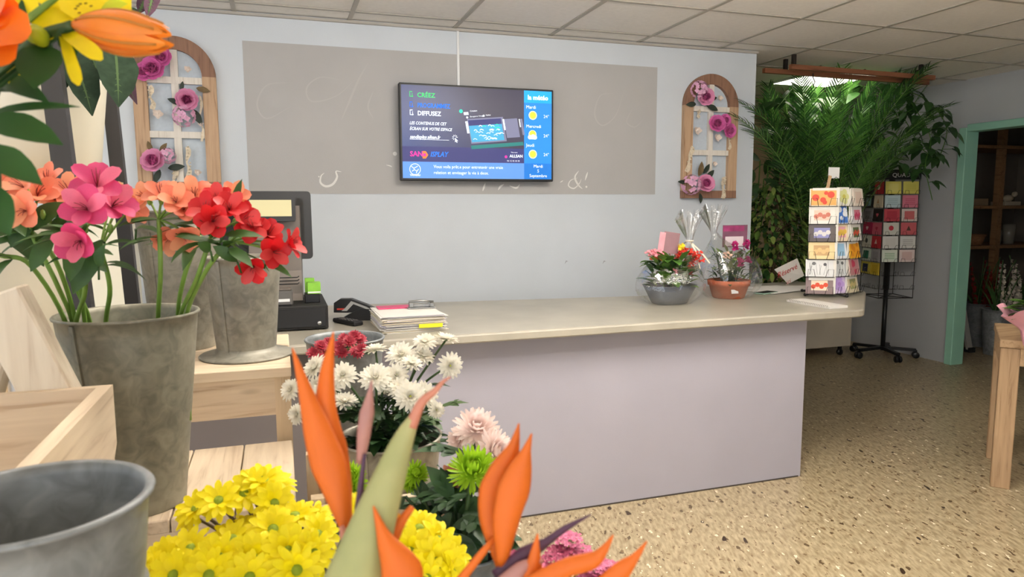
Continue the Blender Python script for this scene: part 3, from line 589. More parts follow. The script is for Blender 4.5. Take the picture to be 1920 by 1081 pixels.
b.add(vs, [[3, 2, 1, 0], [16, 17, 18, 19]]+[[i*4+k, i*4+(k+1) % 4, i*4+4+(k+1) % 4, i*4+4+k] for i in range(4) for k in range(4)], 0, False); b.build('column', gr, t)
b = MB()
for k in range(3): z = Z+.075+.014*k; b.tube([(-.50, -.903+k*.004, z), (-.35, -.903+k*.004, z), (-.343, -.903+k*.004, z+.006)], .0025, 5)
b.build('vent_slots', blk, t)
b = MB(); X = M.Translation((-.48, -.76, 1.30)) @ M.Rotation(-.12, 4, 'X'); rp = rounded([(-.212, -.155), (.205, -.155), (.205, .155), (-.212, .155)], {0: .02, 1: .02, 2: .02, 3: .02})
b.prism(rp, -.012, .012, 0, X @ M.Rotation(PI/2, 4, 'X')); b.build('monitor', blk, t)
MB().prism(rounded([(-.17, -.12), (.17, -.12), (.17, .12), (-.17, .12)], {0: .02, 1: .02, 2: .02, 3: .02}), .012, .034, 0, X @ M.Rotation(PI/2, 4, 'X')).build('rear_housing', blk2, t)
b = MB(); X = M.Translation((-.47, -.9, 1.372)) @ M.Rotation(-.1, 4, 'X'); b.prism(rounded([(-.122, -.052), (.122, -.052), (.122, .052), (-.122, .052)], {i: .008 for i in range(4)}), -.014, .014, 0, X @ M.Rotation(PI/2, 4, 'X'))
cdp = b.build('customer_display', blk, t)
MB().box(-.085, .088, -.0165, -.0145, -.033, .038, 0, X @ M.Translation((.018, 0, .003))).build('display_window', mat('pale_yellow_display', S(214, 206, 160), .4), cdp)
MB().box(-.50, -.44, -.90, -.83, 1.33, 1.36).build('display_arm', blk, t)
t = thing('receipt_printer', 'small grey receipt printer with a white label in front of the till column', 'printer', (-.42, -1.02, Z))
MB().box(-.52, -.375, -1.07, -.96, Z+.0005, Z+.062, bev=.006).build('body', mat('grey_plastic', S(92, 90, 88), .4), t); MB().box(-.515, -.38, -1.045, -.97, Z+.062, Z+.07, bev=.003).build('paper_lid', gr, t)
MB().box(-.47, -.388, -1.0715, -1.07, Z+.018, Z+.03).build('label', wh, t)
t = thing('card_holder', 'small black holder with green leaflet box beside the till', 'card holder', (-.29, -.97, Z)); grn = mat('green_card', S(128, 186, 60), .5, .1, 30)
MB().box(-.325, -.262, -1.01, -.93, Z, Z+.04, bev=.003).build('black_tray', blk, t); MB().box(-.312, -.258, -1.013, -.95, Z+.04, Z+.088).build('green_box', grn, t); MB().box(-.32, -.28, -.945, -.9, Z+.0, Z+.1).build('rear_box', grn, t)
b = MB().box(-.312, -.258, -1.0145, -1.013, Z+.044, Z+.05); b.build('white_print', wh, t)
o = MB(); 
for k in range(4): o.add([V((-.262+.012*k, -.95, Z+.002+k*.003)), V((-.19-.008*k, -.97+.01*k, Z+.004+k*.003)), V((-.2, -.88, Z+.004+k*.003)), V((-.27, -.87, Z+.002+k*.003))], [[0, 1, 2, 3]], 0, False)
X = M.Translation((0, 0, -Z+T+.0))
# stapler
t = thing('stapler', 'black and grey desk stapler with a red stripe lying on the counter', 'stapler', (-.1, -.86, T))
X = M.Translation((-.105, -.88, T)) @ M.Rotation(-.25, 4, 'Z')
def ext(prof, y0, y1, X, mi=0, b=None):
    b = b or MB(); n_ = len(prof); b.add([X @ V((x, y, z)) for y in (y0, y1) for x, z in prof], [list(range(n_)), list(range(2*n_-1, n_-1, -1))]+[[i, n_+i, n_+(i+1) % n_, (i+1) % n_] for i in range(n_)], mi, False); return b
ext([(-.055, 0), (.10, 0), (.105, .012), (.10, .05), (.03, .055), (-.02, .03), (-.055, .01)], -.024, .024, X).build('base', blk, t)
ext([(-.09, .038), (-.088, .082), (-.06, .1), (-.01, .1), (.06, .072), (.104, .05), (.104, .03), (.03, .04), (-.03, .036)], -.02, .02, X).build('handle', blk, t)
ext([(-.055, .045), (-.03, .045), (0, .076), (.06, .052), (.095, .04), (.06, .062), (-.01, .09), (-.04, .056)], -.0215, .0215, X).build('grey_band', mat('silver_plastic', S(150, 150, 148), .35), t)
ext([(-.075, .05), (-.03, .05), (-.03, .057), (-.075, .057)], -.0205, .0205, X).build('red_stripe', mat('red_plastic', S(190, 60, 50), .4), t)
t = thing('remote_control', 'black remote control lying flat in front of the stapler', 'remote control', (-.14, -.985, T))
X = M.Translation((-.145, -.985, T)) @ M.Rotation(-1.08, 4, 'Z')
MB().box(-.088, .088, -.024, .024, .001, .02, 0, X, bev=.005).build('body', blk, t)
for r_ in range(5):
    for c_ in range(3): MB().box(-.06+r_*.025, -.045+r_*.025, -.016+c_*.012, -.008+c_*.012, .02, .0225, 0, X).build('button', mat('button_grey', S(88, 86, 84), .5), t)
# paper stack
t = thing('paper_stack', 'thick pile of loose papers and envelopes with a yellow tab near the counter front', 'papers', (.09, -1.14, T)); random.seed(9)
pw = [mat('paper_white', S(226, 222, 216), .8, .03, 12), mat('paper_lilac', S(206, 200, 212), .8), mat('paper_cream', S(222, 210, 190), .8)]
b = MB(); z = T+.0006
for k in range(34):
    th = U(.0012, .0032); X = M.Translation((.095+U(-.008, .008), -1.14+U(-.008, .008), z)) @ M.Rotation(U(-.06, .06)+.04, 4, 'Z'); b.box(-.125-U(0, .008), .125+U(0, .01), -.155, .155, 0, th*.75, random.choice([0, 0, 1, 2]), X); z += th
b.build('sheets', pw, t)
zt_ = z
MB().box(.11, .21, -1.306, -1.302, T+.018, T+.034, 0, M.Translation((.005, -.0, .0)) ).build('yellow_tab', mat('yellow_tab', S(226, 222, 40), .5), t)
o = MB().box(-.02, .12, -1.1, -1.02, zt_+.0005, zt_+.006, 0, M.Translation((.0, .02, 0))); tag(o.build('pink_booklet', mat('pink_cover', S(196, 70, 110), .5)), 'thin pink booklet lying at the back of the paper pile', 'booklet')
o = MB(); X = M.Translation((.165, -1.1, zt_+.001)) @ M.Rotation(-.05, 4, 'Z')
o.box(-.06, .06, -.02, .02, 0, .006, 0, X); o.box(-.055, -.035, -.018, .018, .006, .028, 0, X, bev=.003); o.box(.035, .055, -.018, .018, .006, .024, 0, X, bev=.003); o.box(-.035, .035, -.012, .012, .01, .018, 0, X)
o.tube([X @ V((-.055, 0, .03)), X @ V((.0, .0, .034)), X @ V((.055, 0, .027))], .005, 8)
tag(o.build('hole_punch', mat('punch_metal', S(150, 150, 148), .3, metal=.7)), 'small metal hole punch on top of the paper pile', 'hole punch')
# booklet, papers, phone, sign on the right
t = thing('notebook', 'white notebook lying on the counter in front of the card spinner', 'notebook', (2.24, -1.19, T))
X = M.Translation((2.235, -1.19, T+.0005)) @ M.Rotation(math.atan2(-1.33+1.05, 2.235-2.225), 4, 'Z')
MB().box(-.15, .15, -.06, .06, 0, .012, 0, X).build('pages', pw[0], t); b = MB()
for k in range(24): b.tube([X @ V((-.14+k*.012, -.062, .004)), X @ V((-.14+k*.012, -.064, .012)), X @ V((-.14+k*.012, -.056, .0145))], .0012, 4)
b.build('spiral_binding', gr, t)
for k, (x, y, a, l_) in enumerate(((2.5, -.5, .1, 'large sheet of white paper lying behind the wrapped terracotta bowl'), (2.66, -.55, -.12, 'sheet of printed white paper under the left foot of the card spinner'), (2.42, -.62, .3, 'sheet of white paper nearest the phone on the counter'))):
    o = MB().box(-.148, .148, -.105, .105, 0, .0012, 0, M.Translation((x, y, T+.0007+.0016*k)) @ M.Rotation(a, 4, 'Z')); tag(o.build('paper_sheet', pw[0]), l_, 'paper')
t = thing('smartphone', 'pale green smartphone lying on the counter beside the papers', 'phone', (2.29, -.58, T))
X = M.Translation((2.30, -.70, T+.0003)) @ M.Rotation(.35, 4, 'Z'); MB().box(-.075, .075, -.037, .037, 0, .008, 0, X, bev=.003).build('case', mat('mint_case', S(150, 178, 160), .4), t); MB().box(-.07, .07, -.033, .033, .008, .0086, 0, X).build('glass', blk, t)
o = MB(); c = [PY(*q, -.36) for q in ((1452, 505), (1495, 484), (1504, 516), (1478, 532))]; c2 = [q+V((0, .003, 0)) for q in c]; c[2] = c[2]+V((0, -.02, 0))
o.add(c+c2, [[0, 3, 2, 1], [4, 5, 6, 7], [0, 1, 5, 4], [1, 2, 6, 5], [2, 3, 7, 6], [3, 0, 4, 7]], 0, False)
cn = sum(c, V())/4; dx = (c[1]-c[0]).normalized(); dz = dx.cross(V((0, 1, 0))).normalized(); dz = -dz if dz.z < 0 else dz
X = M((dx, dz, V((0, -1, 0)))).transposed().to_4x4(); X.translation = c[0]+V((0.02, -.012, -.055)); text(o, 'Réservé', .05, X, 1, shear=.3)
X.translation = c[0]+V((.09, -.014, -.1)); text(o, 'ici', .04, X, 1, shear=.3)
o.tube([c[3], V((c[3].x-.02, c[3].y, T))], .002, 5)
tag(o.build('handwritten_note', [pw[0], mat('red_ink', S(200, 60, 60), .6)]), 'handwritten note in red ink propped up left of the card spinner', 'note')

# ---------------------------------------------------------------- wrapped bowls
lf = [mat('leaf_mid', S(82, 124, 50), .5, .25, 25), mat('leaf_dark', S(44, 78, 34), .5, .3, 25), mat('leaf_light', S(124, 160, 70), .5, .2, 25), mat('leaf_olive', S(96, 110, 58), .5, .2, 25)]
def tiny(r, n_=5, mi=0):
    b = MB()
    for i in range(n_): a = i*2*PI/n_; b.blade((0, 0, 0), (math.cos(a), math.sin(a), .35), (0, 0, 1), r, r*.8, .2, 'round', .08, 2, mi)
    b.ball((0, 0, .1*r), r*.2, 6, mi); return b
kred = mat('kalanchoe_red', S(214, 50, 34), .6, .15, 40); kpk = mat('kalanchoe_pink', S(222, 140, 150), .6, .15, 40); kor = mat('kalanchoe_orange', S(226, 110, 60), .6); kyel = mat('kalanchoe_yellow', S(240, 200, 30), .6); mag = mat('magenta_bloom', S(170, 20, 100), .6, .15, 40)
def cello(name, c, rx, ry, zb, zt, gat, parent, seed, wob=.02):
    """crumpled clear wrap gathered to a tuft at gat"""
    random.seed(seed); b = MB(); n_ = 36; lev = 14; vs = []
    for i in range(lev+1):
        t = i/lev; z = zb+(gat.z-zb)*t
        k = [.62, .8, .93, 1, 1.02, 1, .95, .88, .8, .7, .58, .43, .28, .15, .09][i]
        for j in range(n_):
            a = j*2*PI/n_; w_ = 1+.10*noise.noise(V((math.cos(a)*1.1+seed*2, math.sin(a)*1.1, z*3)))*2+wob*4*noise.noise(V((math.cos(a)*2+seed, math.sin(a)*2, z*9)))+(.05*math.sin(j*2.7+i) if i > 6 else .02*math.sin(j*3))
            p = c.lerp(V((gat.x, gat.y, 0)), max(0, (t-.55)/.45)); vs.append(V((p.x+math.cos(a)*rx*k*w_, p.y+math.sin(a)*ry*k*w_, z+.012*noise.noise(V((a*2, t*6, seed))))))
    for i in range(1, 5):
        for j in range(n_):
            a = j*2*PI/n_; r_ = .1+.16*i; vs.append(V((gat.x+math.cos(a)*rx*r_*.55*(1+.3*math.sin(j*2.1)), gat.y+math.sin(a)*ry*r_*.4*(1+.3*math.cos(j*1.7)), gat.z+i*(zt-gat.z)/4*(1+.25*math.sin(j*1.9)))))
    tot = lev+4
    b.add(vs, [[i*n_+j, i*n_+(j+1) % n_, (i+1)*n_+(j+1) % n_, (i+1)*n_+j] for i in range(tot) for j in range(n_)]); return b.build(name, film('clear_wrap'), parent)
def bowl(b, c, rb, rt_, h, n_=8, sq=0, tl=1):
    prof = [(0, 0), (rb, 0), (rt_*.97, h*.9), (rt_*1.0, h*.92), (rt_, h), (rt_-.008, h), (rt_*.9, h*.75), (0, h*.75)]
    return b.lathe(prof, 40, c)
t = thing('wrapped_plant_bowl', 'grey square bowl of red and pink kalanchoe wrapped in clear film', 'potted plant', (1.545, -.88, T)); C0 = V((1.545, -.88, T))
b = MB(); vs = []
for r_, z in ((.085, 0), (.095, .004), (.118, .05), (.142, .096), (.146, .1), (.140, .1), (.125, .075)):
    for i in range(40):
        a = i*2*PI/40; k = (abs(math.cos(a))**4+abs(math.sin(a))**4)**-.25; k = .55+.45*k; vs.append(C0+V((math.cos(a)*r_*k, math.sin(a)*r_*k*.75, z)))
b.add(vs, [list(range(39, -1, -1)), list(range(240, 280))]+[[i*40+j, i*40+(j+1) % 40, (i+1)*40+(j+1) % 40, (i+1)*40+j] for i in range(6) for j in range(40)]); b.build('bowl', mat('grey_glazed_bowl', S(86, 92, 104), .35, .05, 20), t)
random.seed(21); b = MB()
for k in range(190):
    a = U(0, 2*PI); e = U(.0, 1.2); rr = U(.02, .11); L = U(.05, .09)
    b.blade(C0+V((math.cos(a)*rr, math.sin(a)*rr*.7, .085+U(0, .15))), (math.cos(a)*math.cos(e), math.sin(a)*math.cos(e), math.sin(e)*.7+.1), (0, 0, 1), L, L*.62, U(.2, .9), 'leaf', .1, 4, random.choice([0, 0, 1, 2]))
for k in range(14): a = U(-.3, 1.2); b.blade(C0+V((.03+U(-.03, .03), -.02, .09)), (U(-.5, .5), U(-.3, .1), 1), (0, -1, 0), U(.14, .2), .022, .4, 'grass', .1, 5, 3)
b.build('foliage', lf, t)
mr = [tiny(.011).mesh('floret', m_) for m_ in (kred, kpk, kor, kyel)]
def cluster(nm, me, c, rx, rz, n_, par, r0=.0):
    b = MB(); return [inst(nm, me, par, c+V((U(-rx, rx), U(-rx, rx)*.6, U(-rz, rz))), (U(-.5, .5), U(-1, -.2), U(.4, 1)), U(.8, 1.2), U(0, 6)) for k in range(n_)]
def blossom_cluster(name, m_, c, rx, rz, n_, par, r=.011):
    b = MB()
    for k in range(n_):
        q = V(c)+V((U(-rx, rx), U(-rx, rx)*.6, U(-rz, rz))); nrm = V((U(-.5, .5), U(-1, -.2), U(.4, 1))); X = M.Translation(q) @ nrm.to_track_quat('Z', 'Y').to_matrix().to_4x4(); b.merge(tiny(r*U(.8, 1.2)), X)
    return b.build(name, m_, par)
for px, py, m_, rx, rz, n_ in ((1285, 472, kred, .045, .02, 40), (1307, 480, kred, .035, .03, 34), (1272, 487, kred, .035, .015, 26), (1297, 497, kred, .022, .02, 16), (1228, 474, kpk, .04, .015, 36), (1233, 484, kor, .035, .008, 20), (1276, 463, kyel, .022, .012, 18), (1295, 512, kred, .012, .02, 8), (1265, 508, kpk, .012, .012, 8)):
    blossom_cluster('flower_cluster', m_, PY(px, py, -.93+U(-.02, .05)), rx, rz, n_, t)
b = MB()
for px, py in ((1285, 480), (1307, 486), (1272, 490), (1297, 500), (1228, 482), (1276, 466)): q = PY(px, py, -.91); b.tube(bez(C0+V(((q.x-C0.x)*.3, 0, .08)), C0+V(((q.x-C0.x)*.5, 0, .2)), q, 6), .0025, 5)
b.build('stems', lf[0], t)
cardm = [mat('gift_card_mauve', S(150, 116, 122), .5, .1, 12), mat('gift_card_pink', S(226, 160, 170), .5, .12, 20)]
b = MB(); X = M.Translation(PY(1256, 457, -.9)) @ M.Rotation(.15, 4, 'Y'); b.box(-.042, .052, -.001, .001, -.05, .062, 0, X); b.box(-.068, -.034, -.003, -.001, -.05, .055, 1, X); b.bar(X @ V((0, .002, .0)), C0+V((.02, 0, .08)), .004, .004, 1)
b.build('gift_card', cardm, t)
cello('clear_wrap', C0, .185, .13, T+.002, T+.47, V((1.66, -.88, T+.33)), t, 3)
b = MB(); q = V((1.66, -.88, T+.33)); b.tube([q+V((math.cos(a)*.02, math.sin(a)*.015, 0)) for a in [i*PI/6 for i in range(13)]], .004, 6); 
for k in range(2): stroke(b, cat3([q, q+V((.03+.03*k, -.02, -.06)), q+V((.05+.06*k, -.03, -.15+.03*k))], 5), .008)
b.build('raffia_tie', mat('ivory_ribbon', S(236, 226, 206), .4), t)
t = thing('wrapped_plant_bowl', 'round terracotta bowl of magenta flowering plants wrapped in clear film', 'potted plant', (1.985, -.78, T)); C1 = V((1.985, -.78, T))
b = MB().lathe([(0, 0), (.083, 0), (.088, .004), (.108, .07), (.115, .072), (.118, .1), (.112, .102), (.104, .085), (0, .085)], 44, C1); b.build('bowl', mat('terracotta', S(176, 88, 52), .7, .1, 20), t)
MB().box(-.022, .022, -.001, .001, -.011, .011, 0, M.Translation(C1+V((-.03, -.1, .045))) @ M.Rotation(-.25, 4, 'X')).build('price_sticker', wh, t)
MB().lathe([(0, .0), (.1, 0)], 30, C1+V((0, 0, .088))).build('soil', mat('soil', S(48, 36, 28), .95, .3, 60), t)
random.seed(22); b = MB()
for k in range(190):
    a = U(0, 2*PI); e = U(-.2, 1.3); rr = U(.0, .1); L = U(.03, .06); zz = U(.09, .26)
    b.blade(C1+V((math.cos(a)*rr*1.1, math.sin(a)*rr*.8, zz)), (math.cos(a)*math.cos(e), math.sin(a)*math.cos(e), math.sin(e)), (0, 0, 1), L, L*.55, U(.2, .9), 'leaf', .1, 3, random.choice([0, 1, 1, 3, 2] if zz > .18 else [1, 1, 3]))
for k in range(16): a = U(0, 6.28); b.tube([C1+V((math.cos(a)*.04, math.sin(a)*.04, .085)), C1+V((math.cos(a)*.08, math.sin(a)*.06, .25))], .002, 5, 1)
b.build('foliage', lf, t)
for px, py, rx, rz in ((1378, 461, .018, .022), (1399, 460, .016, .03), (1387, 491, .02, .022), (1403, 487, .015, .015)): blossom_cluster('flower_cluster', mag, PY(px, py, -.84), rx, rz, 26, t)
blossom_cluster('flower_cluster', mat('pale_peach_bloom', S(214, 180, 160), .6), PY(1362, 478, -.85), .025, .015, 14, t)
b = MB(); X = M.Translation(PY(1378, 443, -.74)); b.box(-.082, .082, -.001, .001, -.06, .065, 0, X); b.box(-.065, .055, -.003, -.001, -.055, .0, 1, X); b.box(-.08, .06, -.003, -.001, .03, .06, 2, X); b.bar(X @ V((0, .002, -.06)), C1+V((0, .02, .085)), .004, .004, 1)
b.build('gift_card', [mat('card_purple', S(122, 80, 100), .5, .15, 15), mat('card_inset', S(222, 206, 212), .5), mat('card_magenta', S(150, 56, 104), .5, .3, 25)], t)
cello('clear_wrap', C1+V((0, 0, 0)), .19, .135, T+.002, T+.5, V((1.875, -.78, T+.37)), t, 8)
cello2 = None

# ================================================================ CARD SPINNERS
wire = mat('black_wire', S(32, 28, 27), .45, metal=.3)
def card(label, c, nrm, w_, h_, cols, art, grp, up_=(0, 0, 1), tilt=.12):
    """one greeting card: folded sheet with its printed picture"""
    n_ = V(nrm).normalized(); s_ = V((-n_.y, n_.x, 0)).normalized(); u_ = (V((0, 0, 1))-n_*tilt).normalized(); f = s_.cross(u_).normalized()
    if f.dot(n_) < 0: f = -f
    X = M((s_, u_, f)).transposed().to_4x4(); X.translation = c
    b = MB(); b.box(-w_/2, w_/2, 0, h_, -.0035, 0, 0, X); b.box(-w_/2, w_/2, 0, h_-.004, -.009, -.0055, 0, X @ M.Translation((.003, 0, 0)))
    def q(x0, y0, x1, y1, mi, k=1): b.add([X @ V((w_*(x0-.5), h_*y0, .0003*k)), X @ V((w_*(x1-.5), h_*y0, .0003*k)), X @ V((w_*(x1-.5), h_*y1, .0003*k)), X @ V((w_*(x0-.5), h_*y1, .0003*k))], [[0, 1, 2, 3]], mi, False)
    def dsc(x, y, r, mi, k=2): b.add([X @ V((w_*(x-.5)+math.cos(a*PI/7)*r*h_, h_*y+math.sin(a*PI/7)*r*h_, .0003*k)) for a in range(14)], [list(range(14))], mi, False)
    ms = [mat('card_%d_%d_%d' % c_, S(*c_), .5) for c_ in cols]
    if art == 'plain': pass
    elif art == 'frame': q(.18, .15, .82, .82, 1)
    elif art == 'photo': q(.2, .2, .8, .78, 1); [dsc(.28+.15*k, .42+.1*(k % 2), .13, 2, 2) for k in range(4)]
    elif art == 'fill': q(.04, .04, .96, .96, 1); [dsc(U(.2, .8), U(.2, .8), U(.1, .2), 2, 2+k) for k in range(5)]
    elif art == 'dot': dsc(.5, .55, .2, 1)
    elif art == 'lines': [q(.18, .25+.14*k, .82, .3+.14*k, 1) for k in range(4)]
    elif art == 'heart': dsc(.43, .55, .1, 1); dsc(.57, .55, .1, 1); b.add([X @ V((w_*x, h_*y, .0004)) for x, y in ((-.14, .52), (0, .32), (.14, .52))], [[0, 1, 2]], 1, False)
    elif art == 'tree': b.add([X @ V((w_*x, h_*y, .0004)) for x, y in ((-.15, .35), (.15, .35), (0, .75))], [[0, 1, 2]], 1, False)
    elif art == 'sketch':
        for k in range(10): x = U(.1, .9); b.tube([X @ V((w_*(x-.5), h_*.1, .001)), X @ V((w_*(x-.5+U(-.1, .1)), h_*U(.6, .9), .001))], .0007, 3, 1)
        dsc(.3, .75, .1, 1); dsc(.7, .7, .09, 2)
    elif art == 'flower': [dsc(.5+.22*math.cos(k*1.257), .5+.25*math.sin(k*1.257), .17, 1, 1+k*.2) for k in range(5)]; dsc(.5, .5, .12, 2, 4)
    o = b.build('greeting_card', ms); return tag(o, label, 'greeting card', grp)
def pocket(b, c, nrm, w_, dp=.035, h_=.06):
    """wire pocket: floor loop, front hoops rising and returning"""
    n_ = V(nrm).normalized(); s_ = V((-n_.y, n_.x, 0)); r = .0014
    for sg in (-1, 1):
        p0 = c+s_*sg*w_*.5; b.tube([p0+V((0, 0, h_)), p0, p0+n_*dp, p0+n_*dp*1.3+V((0, 0, h_*.8)), p0+n_*dp*1.3-s_*sg*w_*.22+V((0, 0, h_*.8)), p0+n_*dp-s_*sg*w_*.3+V((0, 0, 0))], r, 5)
    b.tube([c-s_*w_*.55+n_*dp, c+s_*w_*.55+n_*dp], r, 5); b.tube([c-s_*w_*.55, c+s_*w_*.55], r, 5)
# -- counter spinner
B0 = V((2.575, -.865, T)); t = thing('card_spinner', 'black wire card spinner standing on the right end of the counter', 'card rack', B0)
b = MB()
for a in (0.15, 1.72, 3.29, 4.86): d_ = V((math.cos(a), math.sin(a), 0)); b.tube([B0+V((0, 0, .03)), B0+d_*.15+V((0, 0, .008))], .006, 8)
b.build('base_legs', wire, t)
for a in (0.15, 1.72, 3.29, 4.86): d_ = V((math.cos(a), math.sin(a), 0)); MB().ball(B0+d_*.155+V((0, 0, .0095)), .0092, 8).build('foot_cap', wire, t)
MB().tube([B0+V((0, 0, .02)), B0+V((0, 0, .66))], .006, 8).build('pole', wire, t)
cols3 = [(-.60, .125, .15), (.28, .115, .085), (.72, .16, .13)]
faces = [(V((-.55, -.83, 0)).normalized(), -.105, .14), (V((.05, -1, 0)), .012, .085), (V((.42, -.9, 0)).normalized(), .13, .135)]
names = [[('orange pumpkin and yellow flower photo card', ((236, 226, 206), (226, 170, 90), (214, 60, 30)), 'fill'), ('cream card with pink peonies along the foot', ((238, 234, 226), (230, 200, 180), (206, 120, 100)), 'photo'), ('dark grey card with pale tulip photo', ((92, 84, 84), (140, 140, 190), (220, 216, 216)), 'photo'), ('pale yellow card with sepia bouquet', ((236, 214, 160), (200, 160, 110), (224, 190, 130)), 'photo'), ('white card with black line sketch of iris stems', ((226, 226, 226), (110, 110, 112), (80, 80, 84)), 'sketch'), ('mauve card with red and yellow tulip photo', ((132, 112, 112), (236, 216, 190), (214, 70, 30)), 'photo')],
         [('narrow white card with yellow green blossoms', ((236, 234, 222), (214, 216, 150), (200, 190, 90)), 'flower'), ('narrow blue card with white flowers', ((216, 226, 240), (70, 120, 200), (230, 234, 240)), 'fill'), ('narrow pink and yellow card', ((240, 220, 190), (232, 170, 180), (240, 200, 90)), 'photo'), ('narrow white and pale blue card', ((232, 234, 238), (150, 190, 220), (210, 220, 230)), 'frame'), ('narrow grey sketch card with white lilies', ((220, 222, 222), (120, 124, 126), (90, 94, 96)), 'sketch'), ('narrow lilac card with a lavender sprig', ((216, 196, 226), (180, 150, 210), (160, 120, 190)), 'flower')],
         [('cream heart-shaped card with a rose sketch', ((238, 226, 212), (228, 206, 190), (216, 190, 170)), 'frame'), ('white card with pink cherry blossom', ((236, 232, 234), (214, 130, 150), (196, 60, 100)), 'photo'), ('white card with a red poppy photo', ((232, 228, 220), (90, 110, 70), (206, 80, 50)), 'photo'), ('bright yellow rose photo card', ((240, 186, 50), (244, 170, 30), (226, 140, 20)), 'fill'), ('card with deep pink roses', ((226, 200, 190), (196, 140, 140), (190, 60, 90)), 'fill'), ('beige card with sage green leaves', ((222, 210, 180), (160, 160, 110), (196, 180, 120)), 'photo')]]
tiers = ['topmost tier', 'second tier', 'third tier', 'fourth tier', 'fifth tier', 'lowest tier']
random.seed(5); wr_ = MB()
for j in range(6):
    z = T+.51-.0985*j
    for k, (n_, off, w_) in enumerate(faces):
        c_ = B0+V((off*1.0, -.02-.075*(1 if k == 1 else .75), z-T)); lab, cs, art = names[k][j]
        wp_ = MB(); pocket(wp_, c_, n_, w_*.95, .035, .055); wp_.tube([B0+V((0, 0, z-T)), c_], .0014, 5); wp_.build('wire_pocket', wire, t)
        hh = .098 if k != 1 else .105; tl_ = U(.12, .22)
        card(lab+', '+tiers[j]+', counter spinner', c_+n_*.014+V((U(-.004, .004), 0, .002)), n_, w_*U(.97, 1.04), hh, cs, art, 'cards in the counter spinner', tilt=tl_)
        if k != 1:
            sd = V((-n_.y, n_.x, 0)); card('plain white card tucked behind another, '+('left' if k == 0 else 'right')+' column, '+tiers[j]+', counter spinner', c_+n_*.001-sd*(.012 if k else -.014)+V((0, 0, .002)), n_, w_, hh*1.02, ((234, 230, 222),), 'plain', 'spare cards behind the front cards', tilt=.04)
q = B0+V((.0, -.02, .60)); b = MB(); b.tube([q+V((-.0, 0, -.05)), q+V((-.0, -.01, .06)), q+V((.02, -.01, .075)), q+V((.05, -.01, .06)), q+V((.05, -.0, -.05))], .0015, 5); b.build('sign_clip', wire, t)
MB().box(-.03, .045, -.002, .002, 0, .062, 0, M.Translation(B0+V((.01, -.015, .668)))).build('white_sign', wh, t)
MB().box(-.01, .01, -.002, .002, 0, .115, 0, M.Translation(B0+V((-.035, -.02, .57))) @ M.Rotation(.2, 4, 'Y')).build('wooden_tag', mat('tan_tag', S(206, 170, 130), .6), t)
# -- floor spinner
B1 = V((4.80, .82, 0)); t = thing('card_spinner', 'tall black card spinner on castors standing against the grey wall', 'card rack', B1)
b = MB(); cst = []
for k in range(5):
    a = -1.9+k*2*PI/5; e_ = B1+V((math.cos(a)*.27, math.sin(a)*.27, .075)); 
    lg = MB().bar(B1+V((0, 0, .085)), e_, .035, .025); lg.build('base_leg', blk, t)
    cs_ = MB(); 
    for sg in (-1, 1): cs_.lathe([(0, -.011), (.026, -.011), (.03, -.006), (.03, .006), (.026, .011), (0, .011)], 16, X=M.Translation(e_+V((0, 0, -.044))) @ M.Rotation(a, 4, 'Z') @ M.Translation((0, .016*sg, 0)) @ M.Rotation(PI/2, 4, 'X'))
    cs_.box(-.01, .01, -.008, .008, -.03, 0, 0, M.Translation(e_)); cs_.build('castor', blk, t)
MB().tube([B1+V((0, 0, .06)), B1+V((0, 0, .62))], .02, 14).build('lower_pole', blk, t); MB().tube([B1+V((0, 0, .62)), B1+V((0, 0, 1.66))], .026, 14).build('upper_pole', blk, t)
fR = V((-.28, -.96, 0)).normalized(); fL = V((-.96, .28, 0)).normalized(); hw = .155
fr = MB()
for zz in (.56,): 
    cr = [B1+fR*a_*hw+fL*b_*hw+V((0, 0, zz)) for a_, b_ in ((1, 1), (1, -1), (-1, -1), (-1, 1), (1, 1))]; fr.tube(cr, .004, 6)
    for a_ in range(4): fr.tube([cr[a_], B1+V((0, 0, zz))], .004, 6)
for a_, b_ in ((1, 1), (1, -1), (-1, -1), (-1, 1)): fr.tube([B1+fR*a_*hw+fL*b_*hw+V((0, 0, .56)), B1+fR*a_*hw+fL*b_*hw+V((0, 0, 1.6))], .003, 6)
fr.build('wire_cage', wire, t)
R_ = [[((232, 220, 110), (236, 226, 130), 'frame', 'plain pale yellow'), ((232, 222, 110), (216, 206, 90), 'lines', 'yellow lettered')], [((204, 222, 226), (160, 190, 196), 'lines', 'pale blue lettered'), ((224, 130, 150), (200, 80, 110), 'lines', 'rose pink lettered')],
      [((206, 80, 92), (190, 60, 76), 'frame', 'plain raspberry'), ((230, 214, 206), (210, 110, 110), 'frame', 'coral framed')], [((222, 220, 208), (196, 50, 70), 'dot', 'white with a red seal'), ((212, 104, 110), (90, 60, 50), 'tree', 'coral with a small brown tree')],
      [((232, 230, 224), (226, 222, 216), 'frame', 'blank white'), ((228, 226, 222), (180, 176, 176), 'lines', 'white grey-lettered')], [((226, 232, 218), (120, 170, 120), 'lines', 'white green-lettered'), ((236, 216, 212), (222, 190, 186), 'frame', 'blush pink')]]
